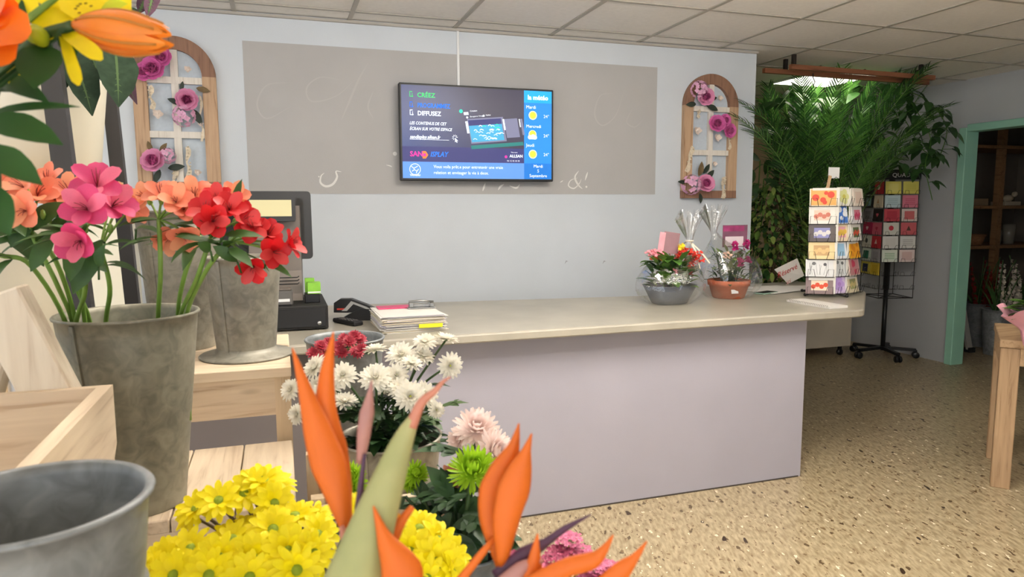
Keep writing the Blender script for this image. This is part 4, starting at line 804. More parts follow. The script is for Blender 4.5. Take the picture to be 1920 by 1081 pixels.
L_ = [[((30, 30, 34), (190, 196, 200), 'dot', 'black with a pale disc'), ((186, 44, 56), (226, 210, 200), 'dot', 'red with a white disc')], [((36, 36, 38), (130, 170, 170), 'frame', 'black with a teal square'), ((222, 206, 180), (196, 150, 110), 'tree', 'cream with a small ornament')],
      [((140, 136, 140), (110, 108, 112), 'frame', 'plain grey'), ((34, 26, 28), (214, 90, 110), 'heart', 'black with a pink heart')], [((170, 30, 74), (230, 200, 200), 'heart', 'crimson with white heart'), ((214, 100, 120), (180, 40, 70), 'heart', 'pink with a red heart')],
      [((206, 202, 186), (60, 64, 60), 'dot', 'cream with a dark wreath'), ((196, 50, 62), (230, 200, 190), 'tree', 'red with a small house')], [((196, 206, 190), (34, 110, 84), 'frame', 'dark green framed'), ((168, 164, 166), (150, 146, 150), 'frame', 'silver grey')],
      [((206, 190, 80), (34, 50, 80), 'frame', 'navy framed'), ((226, 196, 70), (214, 180, 50), 'frame', 'golden yellow')]]
tn = ['topmost', 'second', 'third', 'fourth', 'fifth', 'sixth', 'seventh', 'eighth']
for j in range(8):
    z = 1.475-.119*j
    for F, n_, data in ((fR, 'right', R_), (fL, 'left', L_)):
        sd = fL if F is fR else fR
        for k in (0, 1):
            sgn = (1 if k == 0 else -1) if F is fR else (-1 if k == 0 else 1)
            c_ = B1+F*(hw+.004)+sd*sgn*.078+V((0, 0, z)); wp_ = MB(); pocket(wp_, c_, F, .13, .025, .04); wp_.build('wire_pocket', wire, t)
            if j < len(data): d_ = data[j][k]; card(d_[3]+' card in the '+tn[j]+' row, '+n_+' face, floor spinner', c_+F*.006+V((0, 0, .002)), F, .138, .108, (d_[0], d_[1]), d_[2], 'cards in the floor spinner', tilt=.06)
b = MB(); X = M.Translation(B1+fR*(hw+.01)+V((0, 0, 1.60))) @ M((-fL, V((0, 0, 1)), fR)).transposed().to_4x4()
b.box(-.16, .16, 0, .085, -.003, .003, 0, X); text(b, 'QUADR', .05, X @ M.Translation((-.1, .022, .004)), 1, sx=1.1)
b.build('header_board', [blk, wh], t)
X = M.Translation(B1+fL*(hw+.01)+V((0, 0, 1.60))) @ M((fR, V((0, 0, 1)), fL)).transposed().to_4x4()
b = MB(); b.box(-.16, .16, 0, .085, -.003, .003, 0, X); text(b, 'QUADR', .05, X @ M.Translation((-.1, .022, .004)), 1); b.build('header_board', [blk, wh], t)

# ================================================================ PLANTER, PALM, FICUS, TRAILING VINES
t = thing('planter_trough', 'pale rectangular planter trough on castors behind the right end of the counter', 'planter', (3.95, 1.15, 0))
plm = mat('planter_cream', S(196, 186, 170), .5, .04, 5)
b = MB(); b.box(3.3, 4.56, .95, 1.40, .09, .62, bev=.006); b.build('body', plm, t)
MB().box(3.33, 4.53, .98, 1.37, .621, .63).build('soil', MATS['soil'], t)
for x in (3.4, 4.48):
    for y in (1.0, 1.34): b = MB().lathe([(0, -.012), (.028, -.012), (.028, .012), (0, .012)], 14, X=M.Translation((x, y, .03)) @ M.Rotation(PI/2, 4, 'X')); b.box(x-.01, x+.01, y-.016, y+.016, .03, .09); b.build('castor', blk, t)
palm_m = [mat('palm_green', S(74, 118, 50), .45, .3, 14), mat('palm_dark', S(42, 78, 34), .5, .3, 14), mat('palm_stem', S(110, 142, 70), .5, .1, 20)]
P0 = V((4.12, 1.08, .63)); t = thing('areca_palm', 'large bushy areca palm with arching feathery fronds behind the counter spinner', 'palm', P0); random.seed(31)
def frond(name, base, tip, sag, lw, par, n_=26, m0=0):
    b = MB(); mid = V(base).lerp(V(tip), .52)+V((0, 0, sag))+(V((-.15, -.75, 0)) if tip[1] < .1 and tip[0] < 3 else V()); pts = bez(base, mid, tip, 26); b.tube(pts, [.006-.005*i/26 for i in range(27)], 5, 2)
    for i in range(10, 26):
        for h_ in (0, .5):
            q = pts[i].lerp(pts[min(26, i+1)], h_); d_ = (pts[min(26, i+1)]-pts[i-1]).normalized(); _, s_, u_ = frame_of(d_); tt = (i-8+h_)/18
            L = lw*(.5+.9*math.sin(PI*min(1, .15+tt*.8)))*U(.85, 1.1)
            for sg in (-1, 1): b.blade(q, d_*(.75+tt*.5)+s_*sg*.75+u_*.15, u_, L, .012, U(.3, .9), 'grass', .12, 5, m0 if U(0, 1) < .65 else 1-m0)
    return b.build(name, palm_m, par)
tips = [(1374, 215, 4.7), (1385, 190, 4.75), (1392, 245, 4.85), (1440, 150, 5.9), (1470, 175, 6.2), (1500, 200, 5.6), (1530, 165, 5.9), (1560, 160, 6.1), (1600, 140, 5.8), (1640, 150, 5.6), (1690, 135, 5.4), (1745, 118, 5.1), (1740, 150, 5.9), (1760, 200, 5.6), (1785, 195, 5.3),
        (1745, 240, 5.9), (1720, 265, 5.3), (1690, 300, 5.6), (1660, 260, 5.2), (1620, 220, 5.3), (1455, 230, 5.3), (1520, 230, 5.3), (1560, 210, 5.4), (1590, 190, 6.2), (1640, 290, 5.5), (1670, 205, 5.8), (1430, 190, 6.0), (1700, 200, 6.1), (1600, 260, 5.2), (1500, 125, 5.3), (1580, 118, 5.2), (1720, 128, 5.3), (1765, 215, 5.5), (1540, 240, 5.1)]
for k, (px, py, D) in enumerate(tips):
    tp = PD(px, py, D); tp.z = min(tp.z, 2.38); bs = P0+V((U(-.16, .16), U(-.12, .12), 0)); frond('frond', bs, tp, .30+.12*(k % 3), .15, t, m0=k % 2)
b = MB()
for k in range(22): q = P0+V((U(-.18, .18), U(-.13, .13), 0)); b.tube([q, q+V((U(-.1, .06), U(-.15, .0), .75)), q+V((U(-.3, .15), U(-.3, .1), U(.95, 1.15)))], [.009, .006, .004], 6, 2)
b.build('canes', palm_m, t)
# weeping fig at the left
Fg = V((3.29, .47, .64)); t = thing('weeping_fig', 'bushy weeping fig with small glossy leaves beside the blue wall end', 'potted plant', Fg); random.seed(33)
MB().lathe([(0, 0), (.11, 0), (.15, .34), (.155, .36), (.14, .36), (.13, .3), (0, .3)], 32, (Fg.x, Fg.y, 0)).build('pot', mat('fig_pot', S(90, 84, 78), .6), t)
b = MB(); tw_ = MB(); tw_.tube([(Fg.x, Fg.y, .3), Fg, Fg+V((-.02, 0, .5)), Fg+V((.01, -.02, 1.0))], [.02, .018, .013, .006], 8)
for k in range(1700):
    z = U(0, 1.03); r_ = (.17+.17*math.sin(PI*min(1, z/1.03*.9+.08)))*math.sqrt(U(.15, 1)); a = U(0, 2*PI); q = Fg+V((math.cos(a)*r_*1.15-.03, math.sin(a)*r_, z-.12 if z > .12 else z))
    e = U(-.9, .35); L = U(.06, .095); b.blade(q, (math.cos(a)*math.cos(e), math.sin(a)*math.cos(e), math.sin(e)), (0, 0, 1), L, L*.42, U(.2, .8), 'leaf', .14, 4, random.choice([0, 0, 1, 1, 2]))
for k in range(40):
    a = U(0, 2*PI); z = U(.2, .95); tw_.tube(bez(Fg+V((0, 0, z-.15)), Fg+V((math.cos(a)*.12, math.sin(a)*.12, z)), Fg+V((math.cos(a)*.26, math.sin(a)*.24, z-.03)), 5), .003, 4)
b.build('leaves', [mat('fig_leaf', S(104, 136, 62), .4, .3, 12), lf[1], mat('fig_leaf_light', S(156, 176, 92), .4, .2, 12)], t); tw_.build('branches', mat('bark', S(96, 78, 56), .8), t)
# hanging wooden rack
bw_ = wood('rack_wood', S(150, 96, 66), S(110, 66, 44), 'X'); hb = mat('rack_hook', S(40, 32, 28), .5)
a0, a1 = PZ(1432, 132, 2.33), PZ(1740, 155, 2.33); c0, c1 = PZ(1482, 125, 2.33), PZ(1790, 138, 2.33)
t = thing('hanging_wooden_rack', 'brown wooden ladder rack hung under the ceiling light above the palm', 'rack', (a0+c1)/2)
dx_ = V((1, .03, 0)).normalized()
for p_, L in ((a0, (a1-a0).length), (c0, (c1-c0).length)): MB().bar(p_, p_+dx_*L, .03, .032, u=V((0, 0, 1))).build('rail', bw_, t)
for f in (.2, .5, .72, .9): 
    pA = a0+dx_*f*(a1-a0).length; pB = c0+dx_*f*(c1-c0).length; MB().tube([pA+V((0, 0, .02)), pB+V((0, 0, .02))], .006, 6).build('cross_rod', hb, t)
for p_, L, f in ((a0, (a1-a0).length, .12), (a0, (a1-a0).length, .93), (c0, (c1-c0).length, .02), (c0, (c1-c0).length, .9)): q = p_+dx_*L*f; MB().box(q.x-.012, q.x+.012, q.y-.012, q.y+.012, 2.345, H-.001).build('ceiling_bracket', hb, t)
for f in (.27, .83): q = a0+dx_*f*(a1-a0).length; MB().tube([q+V((0, -.018, .0)), q+V((-.01, -.03, -.03)), q+V((.01, -.03, -.06)), q+V((0, -.02, -.09))], .004, 6).build('hook', hb, t)
# trailing pothos vines, each a plant of long stems with large heart leaves
def vine(par, pts, nleaf, size, seed, nm='vine', down=.6):
    random.seed(seed); pts = cat3(pts, 6); b = MB(); b.tube(pts, .0035, 5, 1)
    for k in range(nleaf):
        q = pts[int(U(0, len(pts)-1))]; a = U(0, 2*PI); L = size*U(.75, 1.2); d_ = V((math.cos(a), math.sin(a)-.25, -down+U(-.3, .5))).normalized(); r = q+d_*U(.03, .09)+V((0, 0, .02))
        b.tube([q, r], .002, 4, 1); b.blade(r, d_+V((0, 0, -.25)), (0, -.4, 1), L, L*.62, U(.2, .8), 'heart', .1, 6, random.choice([0, 0, 2]))
    return b.build(nm, [lf[1], lf[0], mat('pothos_green', S(52, 88, 40), .4, .25, 20)], par)
pot = V((4.62, .98, 1.62))
def PDc(px, py, D): q = PD(px, py, D); q.z = min(q.z, 2.36); return q
t = thing('trailing_pothos', 'dark leafy pothos trailing from the right end of the wooden rack', 'hanging plant', PDc(1690, 165, 6.1))
for k, pp in enumerate((((1690, 165, 6.1), (1720, 210, 6.2), (1745, 260, 6.1), (1735, 310, 6.0), (1748, 375, 6.0)), ((1660, 160, 6.2), (1700, 230, 6.3), (1730, 280, 6.2), (1770, 300, 6.1)), ((1680, 160, 6.1), (1740, 190, 6.2), (1775, 240, 6.2), (1760, 300, 6.2)), ((1640, 160, 6.2), (1650, 250, 6.5), (1690, 310, 6.4), (1720, 320, 6.3)), ((1620, 160, 6.3), (1620, 230, 6.6), (1640, 300, 6.6)))):
    vine(t, [PDc(*q) for q in [(a_, b_, c_-.45) for a_, b_, c_ in pp]], (30, 26, 26, 30, 24)[k], .12, 40+k)
t = thing('trailing_pothos', 'dark leafy pothos trailing from the left end of the wooden rack beside the blue wall', 'hanging plant', PDc(1490, 160, 6.2))
for k, pp in enumerate((((1500, 160, 6.2), (1480, 210, 6.2), (1455, 250, 6.2), (1450, 300, 6.1), (1440, 330, 6.1)), ((1530, 160, 6.2), (1500, 230, 6.4), (1470, 290, 6.3), (1480, 340, 6.2)), ((1490, 158, 6.2), (1475, 180, 6.1), (1450, 210, 6.0)), ((1560, 170, 6.3), (1540, 250, 6.6), (1510, 320, 6.5), (1500, 360, 6.5)), ((1580, 160, 6.3), (1590, 250, 6.8), (1570, 330, 6.8)))):
    vine(t, [PDc(*q) for q in [(a_, b_, c_-.45) for a_, b_, c_ in pp]], (34, 34, 12, 30, 26)[k], .13, 50+k)
t = thing('calathea_plant', 'broad striped dark leaves of a plant behind the wall end above the weeping fig', 'potted plant', (3.15, .9, .63)); random.seed(61)
b = MB(); b.lathe([(0, 0), (.1, 0), (.13, .2), (.12, .2), (0, .15)], 24, (3.12, .75, .0), 3); 
for px, py, dx, dz in ((1425, 300, -.6, .2), (1412, 318, -.3, -.3), (1432, 335, .3, -.2), (1440, 310, .8, .1), (1420, 345, -.5, -.6)):
    q = PD(px, py, 5.4); b.tube(bez((3.12, .75, .15), (q.x, q.y, 1.2), q, 8), .005, 5, 1); b.blade(q, (dx, -.2, dz), (0, -.8, .6), .2, .095, .7, 'leaf', .1, 7, 0)
b.build('leaves_and_pot', [lf[1], lf[0], lf[2], zn], t)

# ================================================================ TABLE WITH ROSE POT (right edge)
tw1 = wood('table_wood', S(176, 146, 112), S(134, 104, 74), 'Z'); tw2 = wood('table_wood_x', S(186, 156, 120), S(144, 112, 80), 'X')
t = thing('wooden_table', 'rough pale wooden table at the right edge of the shop floor', 'table', (3.3, -1.45, 0))
ta = math.radians(-50)
X = M.Translation((2.862, -1.725, 0)) @ M.Rotation(ta, 4, 'Z')
MB().box(-.005, 1.0, -.01, .55, .70, .74, 0, X, bev=.003).build('table_top', tw2, t)
MB().box(.08, .92, .0, .03, .615, .70, 0, X).build('apron', tw2, t); MB().box(.0, .03, .08, .5, .615, .70, 0, X).build('apron', tw2, t)
for x in (0, .915):
    for y in (0, .46): MB().box(x, x+.08, y, y+.08, 0, .70, 0, X, bev=.003).build('leg', tw1, t)
C2 = PZ(1946, 650, .741); t = thing('rose_pot', 'small potted peach rose wrapped in pink paper on the table at the right edge', 'potted plant', C2); random.seed(70)
pkp = mat('pink_wrap_paper', S(222, 160, 176), .5, .08, 10); b = MB(); vs = []
for i in range(9):
    tt = i/8
    for j in range(40):
        a = j*2*PI/40; r_ = .055+.03*tt+(.07*max(0, tt-.55)/.45+.012*math.sin(j*1.9)*tt); vs.append(C2+V((math.cos(a)*r_, math.sin(a)*r_, .002+.16*tt+.025*tt*math.sin(a*4))))
b.add(vs+[C2+V((0, 0, .002))], [[i*40+j, i*40+(j+1) % 40, (i+1)*40+(j+1) % 40, (i+1)*40+j] for i in range(8) for j in range(40)]); b.build('paper_wrap', pkp, t)
MB().lathe([(0, .004), (.05, .004), (.065, .12), (.06, .12), (0, .11)], 24, C2).build('pot', mat('lilac_pot', S(186, 150, 200), .5), t)
b = MB()
for k in range(34): a = U(0, 2*PI); b.blade(C2+V((math.cos(a)*.04, math.sin(a)*.04, .14+U(0, .05))), (math.cos(a), math.sin(a), U(-.1, .7)), (0, 0, 1), U(.08, .13), .06, .5, 'leaf', .12, 5, random.choice([0, 0, 1]))
b.build('leaves', [lf[0], lf[1]], t)
me_pr = rose(1, 0, 1).mesh('rose_bloom', [mat('peach_rose', S(240, 196, 160), .6, .08, 50), mat('peach_rose_core', S(244, 180, 130), .6)])
for dx, dy, dz, r_ in ((-.035, -.03, .255, .032), (.03, -.02, .27, .036), (-.075, -.04, .20, .018), (.06, .05, .24, .03)): inst('rose_bloom', me_pr, t, C2+V((dx, dy, dz)), (dx*5, -.6, .9), r_); MB().tube([C2+V((0, 0, .13)), C2+V((dx, dy, dz))], .002, 5).build('stem', lf[0], t)

# ================================================================ DISPLAY STANDS (foreground)
pa_ = wood('raw_pine', S(218, 199, 172), S(186, 160, 132), 'X'); pz_ = wood('raw_pine_z', S(216, 194, 162), S(180, 154, 122), 'Z'); py_ = wood('raw_pine_y', S(218, 200, 174), S(182, 158, 132), 'Y'); wht = wood('whitewashed_plank', S(228, 216, 196), S(198, 180, 156), 'Z')
t = thing('plant_stand', 'raw pine stand holding the two tall zinc buckets beside the till', 'plant stand', (-.58, -2.4, 0))
MB().box(-.76, -.407, -2.59, -2.17, 1.017, 1.04, bev=.002).build('top', pa_, t)
MB().box(-.74, -.442, -2.585, -2.565, .935, 1.017).build('apron', pa_, t); MB().box(-.43, -.412, -2.55, -2.2, .935, 1.017).build('apron', py_, t)
for x in (-.755, -.442):
    for y in (-2.585, -2.21): MB().box(x, x+.033, y, y+.033, 0, 1.017).build('leg', pz_, t)
t = thing('plank_step', 'low pine step of rough planks under the large zinc bucket', 'plant stand', (-.7, -2.77, 0)); random.seed(80)
for k in range(8): x = -1.2+.099*k; MB().box(x, x+.0965, -2.95, -2.60, .857, .88, bev=.002).build('plank', py_, t)
MB().box(-1.2, -.41, -2.948, -2.93, .775, .857).build('front_rail', pa_, t); MB().box(-1.2, -.41, -2.63, -2.61, .80, .857).build('rear_rail', pa_, t)
for x in (-1.18, -.445):
    for y in (-2.93, -2.665): MB().box(x, x+.033, y, y+.033, 0, .857).build('leg', pz_, t)
t = thing('tall_crate', 'narrow pine crate holding the zinc bucket of white chrysanthemums', 'crate', (-.24, -2.95, 0)); xa = PD(574, 850, 1.3).x
for k in range(5): z = .12+.165*k; MB().box(xa, xa+.235, -3.08, -3.065, z, z+.14).build('slat', pa_, t)
for k in range(5): z = .12+.165*k; MB().box(xa, xa+.235, -2.835, -2.82, z, z+.14).build('slat', pa_, t)
for x in (xa, xa+.215):
    for y in (-3.065, -2.855): MB().box(x, x+.02, y, y+.02, 0, .93).build('corner_post', pz_, t)
MB().box(xa+.0, xa+.235, -3.06, -2.84, .68, .70).build('inner_shelf', pa_, t)
tag(MB().box(-.345, -.225, -2.62, -2.48, 0, .80, bev=.003).build('plinth', mat('plinth_grey', S(110, 106, 104), .8)), 'narrow grey plinth under the zinc bucket of red chrysanthemums', 'plinth')
t = thing('low_bench', 'low pine bench under the yellow chrysanthemums, below the front edge', 'bench', (-.25, -3.45, 0))
MB().box(-.5, .16, -3.9, -3.12, .59, .62).build('top', pa_, t)
for x in (-.49, .11):
    for y in (-3.89, -3.17): MB().box(x, x+.04, y, y+.04, 0, .59).build('leg', pz_, t)
t = thing('display_table', 'pine display table carrying the open wooden trug at lower left', 'table', (-.9, -3.4, 0))
MB().prism([(-1.25, -3.85), (-.52, -3.85), (-.52, -3.52), (-.69, -3.5), (-.69, -3.1), (-1.25, -3.1)], .93, .96).build('top', pa_, t)
for x, y in ((-1.24, -3.84), (-.57, -3.84), (-1.24, -3.14), (-.74, -3.14)): MB().box(x, x+.04, y, y+.04, 0, .93).build('leg', pz_, t)
# trug
t = thing('wooden_trug', 'open pale wooden trug with a slanted whitewashed handle plank', 'trug', (-.88, -3.25, .961))
MB().box(-1.12, -.67, -3.075, -3.06, 1.03, 1.135).build('back_board', pa_, t); MB().box(-1.12, -.67, -3.075, -3.06, .961, 1.028).build('back_board', pa_, t)
b = MB(); X = M(((0, 1, 0, 0), (1, 0, 0, 0), (0, 0, 1, 0), (0, 0, 0, 1)))
b.prism([(-3.42, 1.135), (-3.42, 1.03), (-3.085, 1.03), (-3.06, 1.05), (-3.06, 1.135)], 0, .018, 0, M.Translation((-.67, 0, 0)) @ M(((0, 0, 1, 0), (1, 0, 0, 0), (0, 1, 0, 0), (0, 0, 0, 1)))); b.build('side_board', py_, t)
MB().box(-.67, -.655, -3.41, -3.065, .961, 1.028).build('side_board', py_, t); MB().box(-1.135, -1.12, -3.42, -3.06, .961, 1.135).build('side_board', py_, t)
MB().box(-1.12, -.67, -3.42, -3.075, .963, .975).build('bottom', pa_, t)
pk0, pk1 = PD(33, 538, 1.03), PD(128, 760, 1.03); pk0.y = pk1.y = -3.04
MB().bar(pk1, pk0, .062, .045, u=V((0, 1, 0)), bev=.003).build('handle_plank', wht, t)
pk2 = V((2*pk0.x-pk1.x, pk1.y, pk1.z)); MB().bar(pk2+V((0, .05, 0)), pk0+V((-.012, .05, -.01)), .062, .045, u=V((0, 1, 0)), bev=.003).build('handle_plank', wht, t)
MB().tube([pk0+V((.01, 0, -.01)), pk0+V((-.3, 0, -.01))], .011, 10).build('handle_dowel', pa_, t)
# black metal shelf
bm = mat('black_shelf_metal', S(44, 42, 42), .5)
f0, f1 = PD(88, 60, 1.38), PD(158, 600, 1.36); r0, r1 = PD(196, 90, 1.85), PD(250, 575, 1.85)
t = thing('metal_shelf_unit', 'black metal shelf unit with wooden shelves at the left edge', 'shelf', (-.95, -2.55, .88))
def post(a, b_, zb, zt, w_, th_):
    d = (a-b_)/(a.z-b_.z); return MB().bar(b_+d*(zb-b_.z), b_+d*(zt-b_.z), w_, th_, u=V((0, 1, 0)))
post(f0, f1, .881, 2.1, .036, .03).build('post', bm, t); post(r0, r1, .0, 2.1, .032, .03).build('post', bm, t)
for dx_ in (-.5,): 
    post(f0+V((dx_, 0, 0)), f1+V((dx_, 0, 0)), .0, 2.1, .036, .03).build('post', bm, t); post(r0+V((dx_, 0, 0)), r1+V((dx_, 0, 0)), .0, 2.1, .036, .03).build('post', bm, t)
fa = f1+(f0-f1)*((1.43-f1.z)/(f0.z-f1.z)); ra = r1+(r0-r1)*((1.43-r1.z)/(r0.z-r1.z))
MB().prism([(fa.x-.5, fa.y+.02), (fa.x+.012, fa.y+.02), (ra.x+.012, ra.y-.02), (ra.x-.5, ra.y-.02)], 1.43, 1.448).build('shelf_board', wood('shelf_board_wood', S(196, 168, 130), S(160, 130, 96), 'Y'), t)
MB().prism([(fa.x-.5, fa.y+.02), (fa.x+.008, fa.y+.02), (ra.x+.008, ra.y-.02), (ra.x-.5, ra.y-.02)], 1.405, 1.43).build('shelf_frame', bm, t)
MB().prism([(fa.x-.47, fa.y+.025), (fa.x-.03, fa.y+.025), (ra.x-.06, ra.y-.025), (ra.x-.47, ra.y-.025)], 1.0, 1.02).build('shelf_board', MATS['shelf_board_wood'], t)
cp = mat('cream_cachepot', S(226, 220, 200), .35, .02, 10)
def cachepot(label, c, rb, rt_, h, m_=cp):
    t = thing('cachepot', label, 'pot', c); MB().lathe([(0, 0), (rb-.004, 0), (rb, .004), (rt_, h-.004), (rt_+.001, h), (rt_-.006, h), (rb-.008, .008), (0, .008)], 56, c).build('body', m_, t)
    MB().lathe([(0, 0), (rt_-.012, 0)], 40, V(c)+V((0, 0, h-.03))).build('soil', MATS['soil'], t); return t
pc = PD(88, 150, 1.62); cachepot('round cream pot of dark-leaved calathea on the upper metal shelf', (pc.x, pc.y, 1.449), .094, .12, .225)
pc2 = PD(8, 560, 1.55); cachepot('large cream pot half hidden on the lower metal shelf at the left edge', (pc2.x, pc2.y, 1.021), .11, .14, .33)
# calathea with hanging dark leaves
Cq = V((pc.x, pc.y, 1.65)); t = thing('calathea_plant', 'dark calathea with drooping veined leaves in the upper cream pot', 'potted plant', Cq); random.seed(90)
cm = [mat('calathea_dark', S(34, 48, 34), .85, .3, 60, spec=.12), mat('calathea_vein', S(66, 84, 52), .85, spec=.1), mat('calathea_purple', S(66, 44, 56), .8, .3, 30, spec=.15)]
def bigleaf(a, b_, W, bend, mi=0, up_=V((.3, -.8, .5)), parent=t, stem0=Cq):
    m = MB(); a, b_ = V(a), V(b_); L = (b_-a).length; d = (b_-a).normalized(); _, s_, u_ = frame_of(d, up_)
    dd = (d*math.cos(bend/2)+u_*math.sin(bend/2))
    n_ = 12; m.blade(a, dd, u_, L*1.03, W, bend, 'leaf', .1, n_, mi); m.blade(a+u_*.0015, dd, u_, L*1.0, .005, bend, 'grass', 0, n_, 1)
    for i in range(1, 10):
        for sg in (-1, 1): q = a+dd*L*.09*i-(u_*(i/10)**2*bend*L*.35); m.blade(q+u_*.0012, (d*.7+s_*sg).normalized(), u_, W*.42*math.sin(PI*(.15+.08*i)), .002, .1, 'grass', 0, 3, 1)
    m.tube(bez(stem0, (stem0+a)/2+V((0, 0, .06)), a, 6), .003, 5, 1); return m.build('leaf', cm, parent)
for a, b_, W, bd, mi in (((130, 95, 1.5), (172, 218, 1.42), .07, .5, 0), ((215, 85, 1.5), (222, 200, 1.42), .082, .4, 0), ((180, 70, 1.55), (255, 195, 1.52), .05, .4, 2), ((120, 75, 1.6), (125, 165, 1.5), .06, .5, 0), ((150, 60, 1.6), (185, 150, 1.5), .07, .5, 0), ((260, 25, 1.6), (285, -25, 1.6), .03, .2, 2), ((292, -30, 1.6), (276, 34, 1.55), .034, .2, 2),
                      ((200, 30, 1.7), (262, 40, 1.65), .08, .4, 0), ((60, 60, 1.6), (20, 170, 1.5), .08, .6, 0), ((90, 60, 1.55), (85, 135, 1.45), .08, .6, 0), ((150, 20, 1.7), (230, -20, 1.7), .09, .3, 0)):
    bigleaf(PD(*a), PD(*b_), W, bd, mi)
# vases
gl = film('clear_glass', refl=.05, bump=0)
wat = film('murky_water', tint=(.74, .70, .62, 1), refl=.03, bump=0)
vb = PD(62, 745, 1.18); vb = V((vb.x, vb.y, .881)); t = thing('glass_vase', 'clear glass cylinder half full of water behind the slanted plank', 'vase', vb)
MB().lathe([(0, 0), (.033, 0), (.033, .285), (.0305, .285), (.0305, .006), (0, .006)], 36, vb).build('glass', gl, t); MB().lathe([(0, .007), (.030, .007), (.030, .235), (0, .235)], 36, vb).build('water', wat, t)
# counter left end : cream storage box and printer
bx0, bx1 = PY(105, 400, -.95), PY(226, 400, -.95); tag(MB().box(bx0.x, bx1.x, -.95, -.6, T, 1.36, bev=.004).build('storage_box', cp), 'tall cream storage box standing at the far left of the counter', 'box')
q = PZ(185, 590, T+.01); t = thing('desk_printer', 'small black desk printer with a white sheet at the counter left end', 'printer', (q.x, q.y, T))
MB().box(q.x-.14, q.x+.14, q.y-.02, q.y+.16, T+.001, T+.09, bev=.006).build('body', blk, t); MB().box(q.x-.06, q.x+.12, q.y+.0, q.y+.14, T+.09, T+.094, 0).build('paper', pw[0], t)
for k in range(4): MB().box(q.x-.1+.055*k, q.x-.055+.055*k, q.y-.024, q.y-.019, T+.05, T+.07).build('key', MATS['button_grey'], t)
# ---------------------------------------------------------------- buckets
B = {}
B['big'] = pic_bucket('zinc_bucket', 'large mottled zinc bucket of alstroemeria standing on the plank step', 'bucket', (-.664, -2.86, .8805), .0715, .1065, .325, zn, ribs=())
B['hat'] = pic_bucket('zinc_bucket', 'plain zinc bucket with a wide flared foot on the pine stand', 'bucket', (-.502, -2.43, 1.0405), .064, .083, .226, zn2, flange=.103)
B['tall'] = pic_bucket('zinc_bucket', 'tall dull zinc bucket at the back of the pine stand', 'bucket', (-.652, -2.27, 1.0405), .072, .096, .33, zn2, ribs=(.29,))
q = PD(647, 640, 1.6); B['red'] = pic_bucket('zinc_bucket', 'wide-rimmed zinc bucket of red chrysanthemums in front of the counter', 'bucket', (q.x, q.y, .801), .058, .086, .284, znb)
q = PD(732, 828, 1.27); wq = V((q.x, q.y, .701)); B['white'] = pic_bucket('zinc_bucket', 'whitish zinc bucket of white chrysanthemums in the narrow crate', 'bucket', wq, .066, .09, .27, zinc('pale_zinc', (168, 162, 148)), ribs=(.2,))
gq = PD(868, 1030, 1.04); gq = V((gq.x, gq.y, .6205)); B['green'] = pic_bucket('zinc_bucket', 'zinc bucket of green and pink chrysanthemums near the counter foot', 'bucket', gq, .05, .075, .27, znb)
yq = V((-.40, -3.30, .6205)); B['yellow'] = pic_bucket('zinc_bucket', 'zinc bucket hidden beneath the yellow chrysanthemums', 'bucket', yq, .06, .085, .25, zn)
nq = PD(62, 985, .52); nq = V((nq.x, nq.y, .9605)); B['near'] = pic_bucket('zinc_bucket', 'nearest empty blue-grey zinc bucket with a thick rim at lower left', 'bucket', nq, .058, .0775, .206, znb, ribs=(.13, .09), lip=.0045)
MB().lathe([(0, 0), (.066, 0)], 40, nq+V((0, 0, .12))).build('water', mat('bucket_water', S(70, 72, 66), .08, spec=.8), B['near'])
sq = V((-.30, -3.74, .6205)); B['strel'] = pic_bucket('zinc_bucket', 'zinc bucket below the frame holding the bird of paradise stems', 'bucket', sq, .055, .075, .25, zn)
dq = PD(1040, 1130, .95); dq = V((dq.x, dq.y, .6205)); B['sedum'] = pic_bucket('zinc_bucket', 'small zinc bucket of pink sedum at the bottom edge', 'bucket', dq, .045, .06, .2, zn)
lq = V((-.86, -3.62, .9605)); B['lily'] = pic_bucket('zinc_bucket', 'zinc bucket of lilies standing just outside the left edge', 'bucket', lq, .055, .075, .22, zn)

# ================================================================ CUT FLOWERS
stm = mat('stem_green', S(112, 146, 58), .5, .15, 30); stm2 = mat('stem_deep_green', S(60, 84, 40), .55, .2, 30); brn = mat('stem_brown', S(92, 76, 52), .6)
chl = mat('chrysanthemum_leaf', S(40, 70, 34), .5, .3, 30); allf = mat('alstroemeria_leaf', S(58, 94, 38), .5, .25, 25)
def daisy(layers, eye, W, shape='petal', fold=.1, eyeh=.5, seg=4, jit=.06):
    b = MB(); 
    for (n_, L, el, bend, r0) in layers:
        ph = U(0, 6)
        for i in range(n_):
            a = ph+i*2*PI/n_+U(-jit, jit); e = math.radians(el+U(-6, 6)); o_ = V((math.cos(a), math.sin(a), 0))
            b.blade(o_*r0, o_*math.cos(e)+V((0, 0, math.sin(e))), V((0, 0, 1))*math.cos(e)-o_*math.sin(e), (L-r0)*U(.92, 1.06), W, bend+U(-.12, .12), shape, fold, seg, 0)
    b.ball((0, 0, .02), eye, 12, 1, (1, 1, eyeh)); b.lathe([(0, -.16), (.06, -.15), (.17, -.06), (.2, .0), (.1, .02)], 10, (0, 0, 0), 2); return b
random.seed(100)
yl = mat('petal_yellow', S(246, 232, 4), .55, .06, 60); ye = mat('eye_green', S(130, 150, 20), .7, .3, 300); wt_ = mat('petal_white', S(244, 240, 228), .5, .02, 50); we = mat('eye_lime', S(196, 206, 50), .6, .2, 300)
pkm = mat('petal_blush', S(250, 232, 226), .5, .04, 60); grm = mat('petal_lime', S(168, 206, 44), .5, .15, 60); rdm = mat('petal_rose_red', S(176, 54, 72), .5, .15, 60)
cal = mat('calyx_green', S(66, 92, 44), .6)
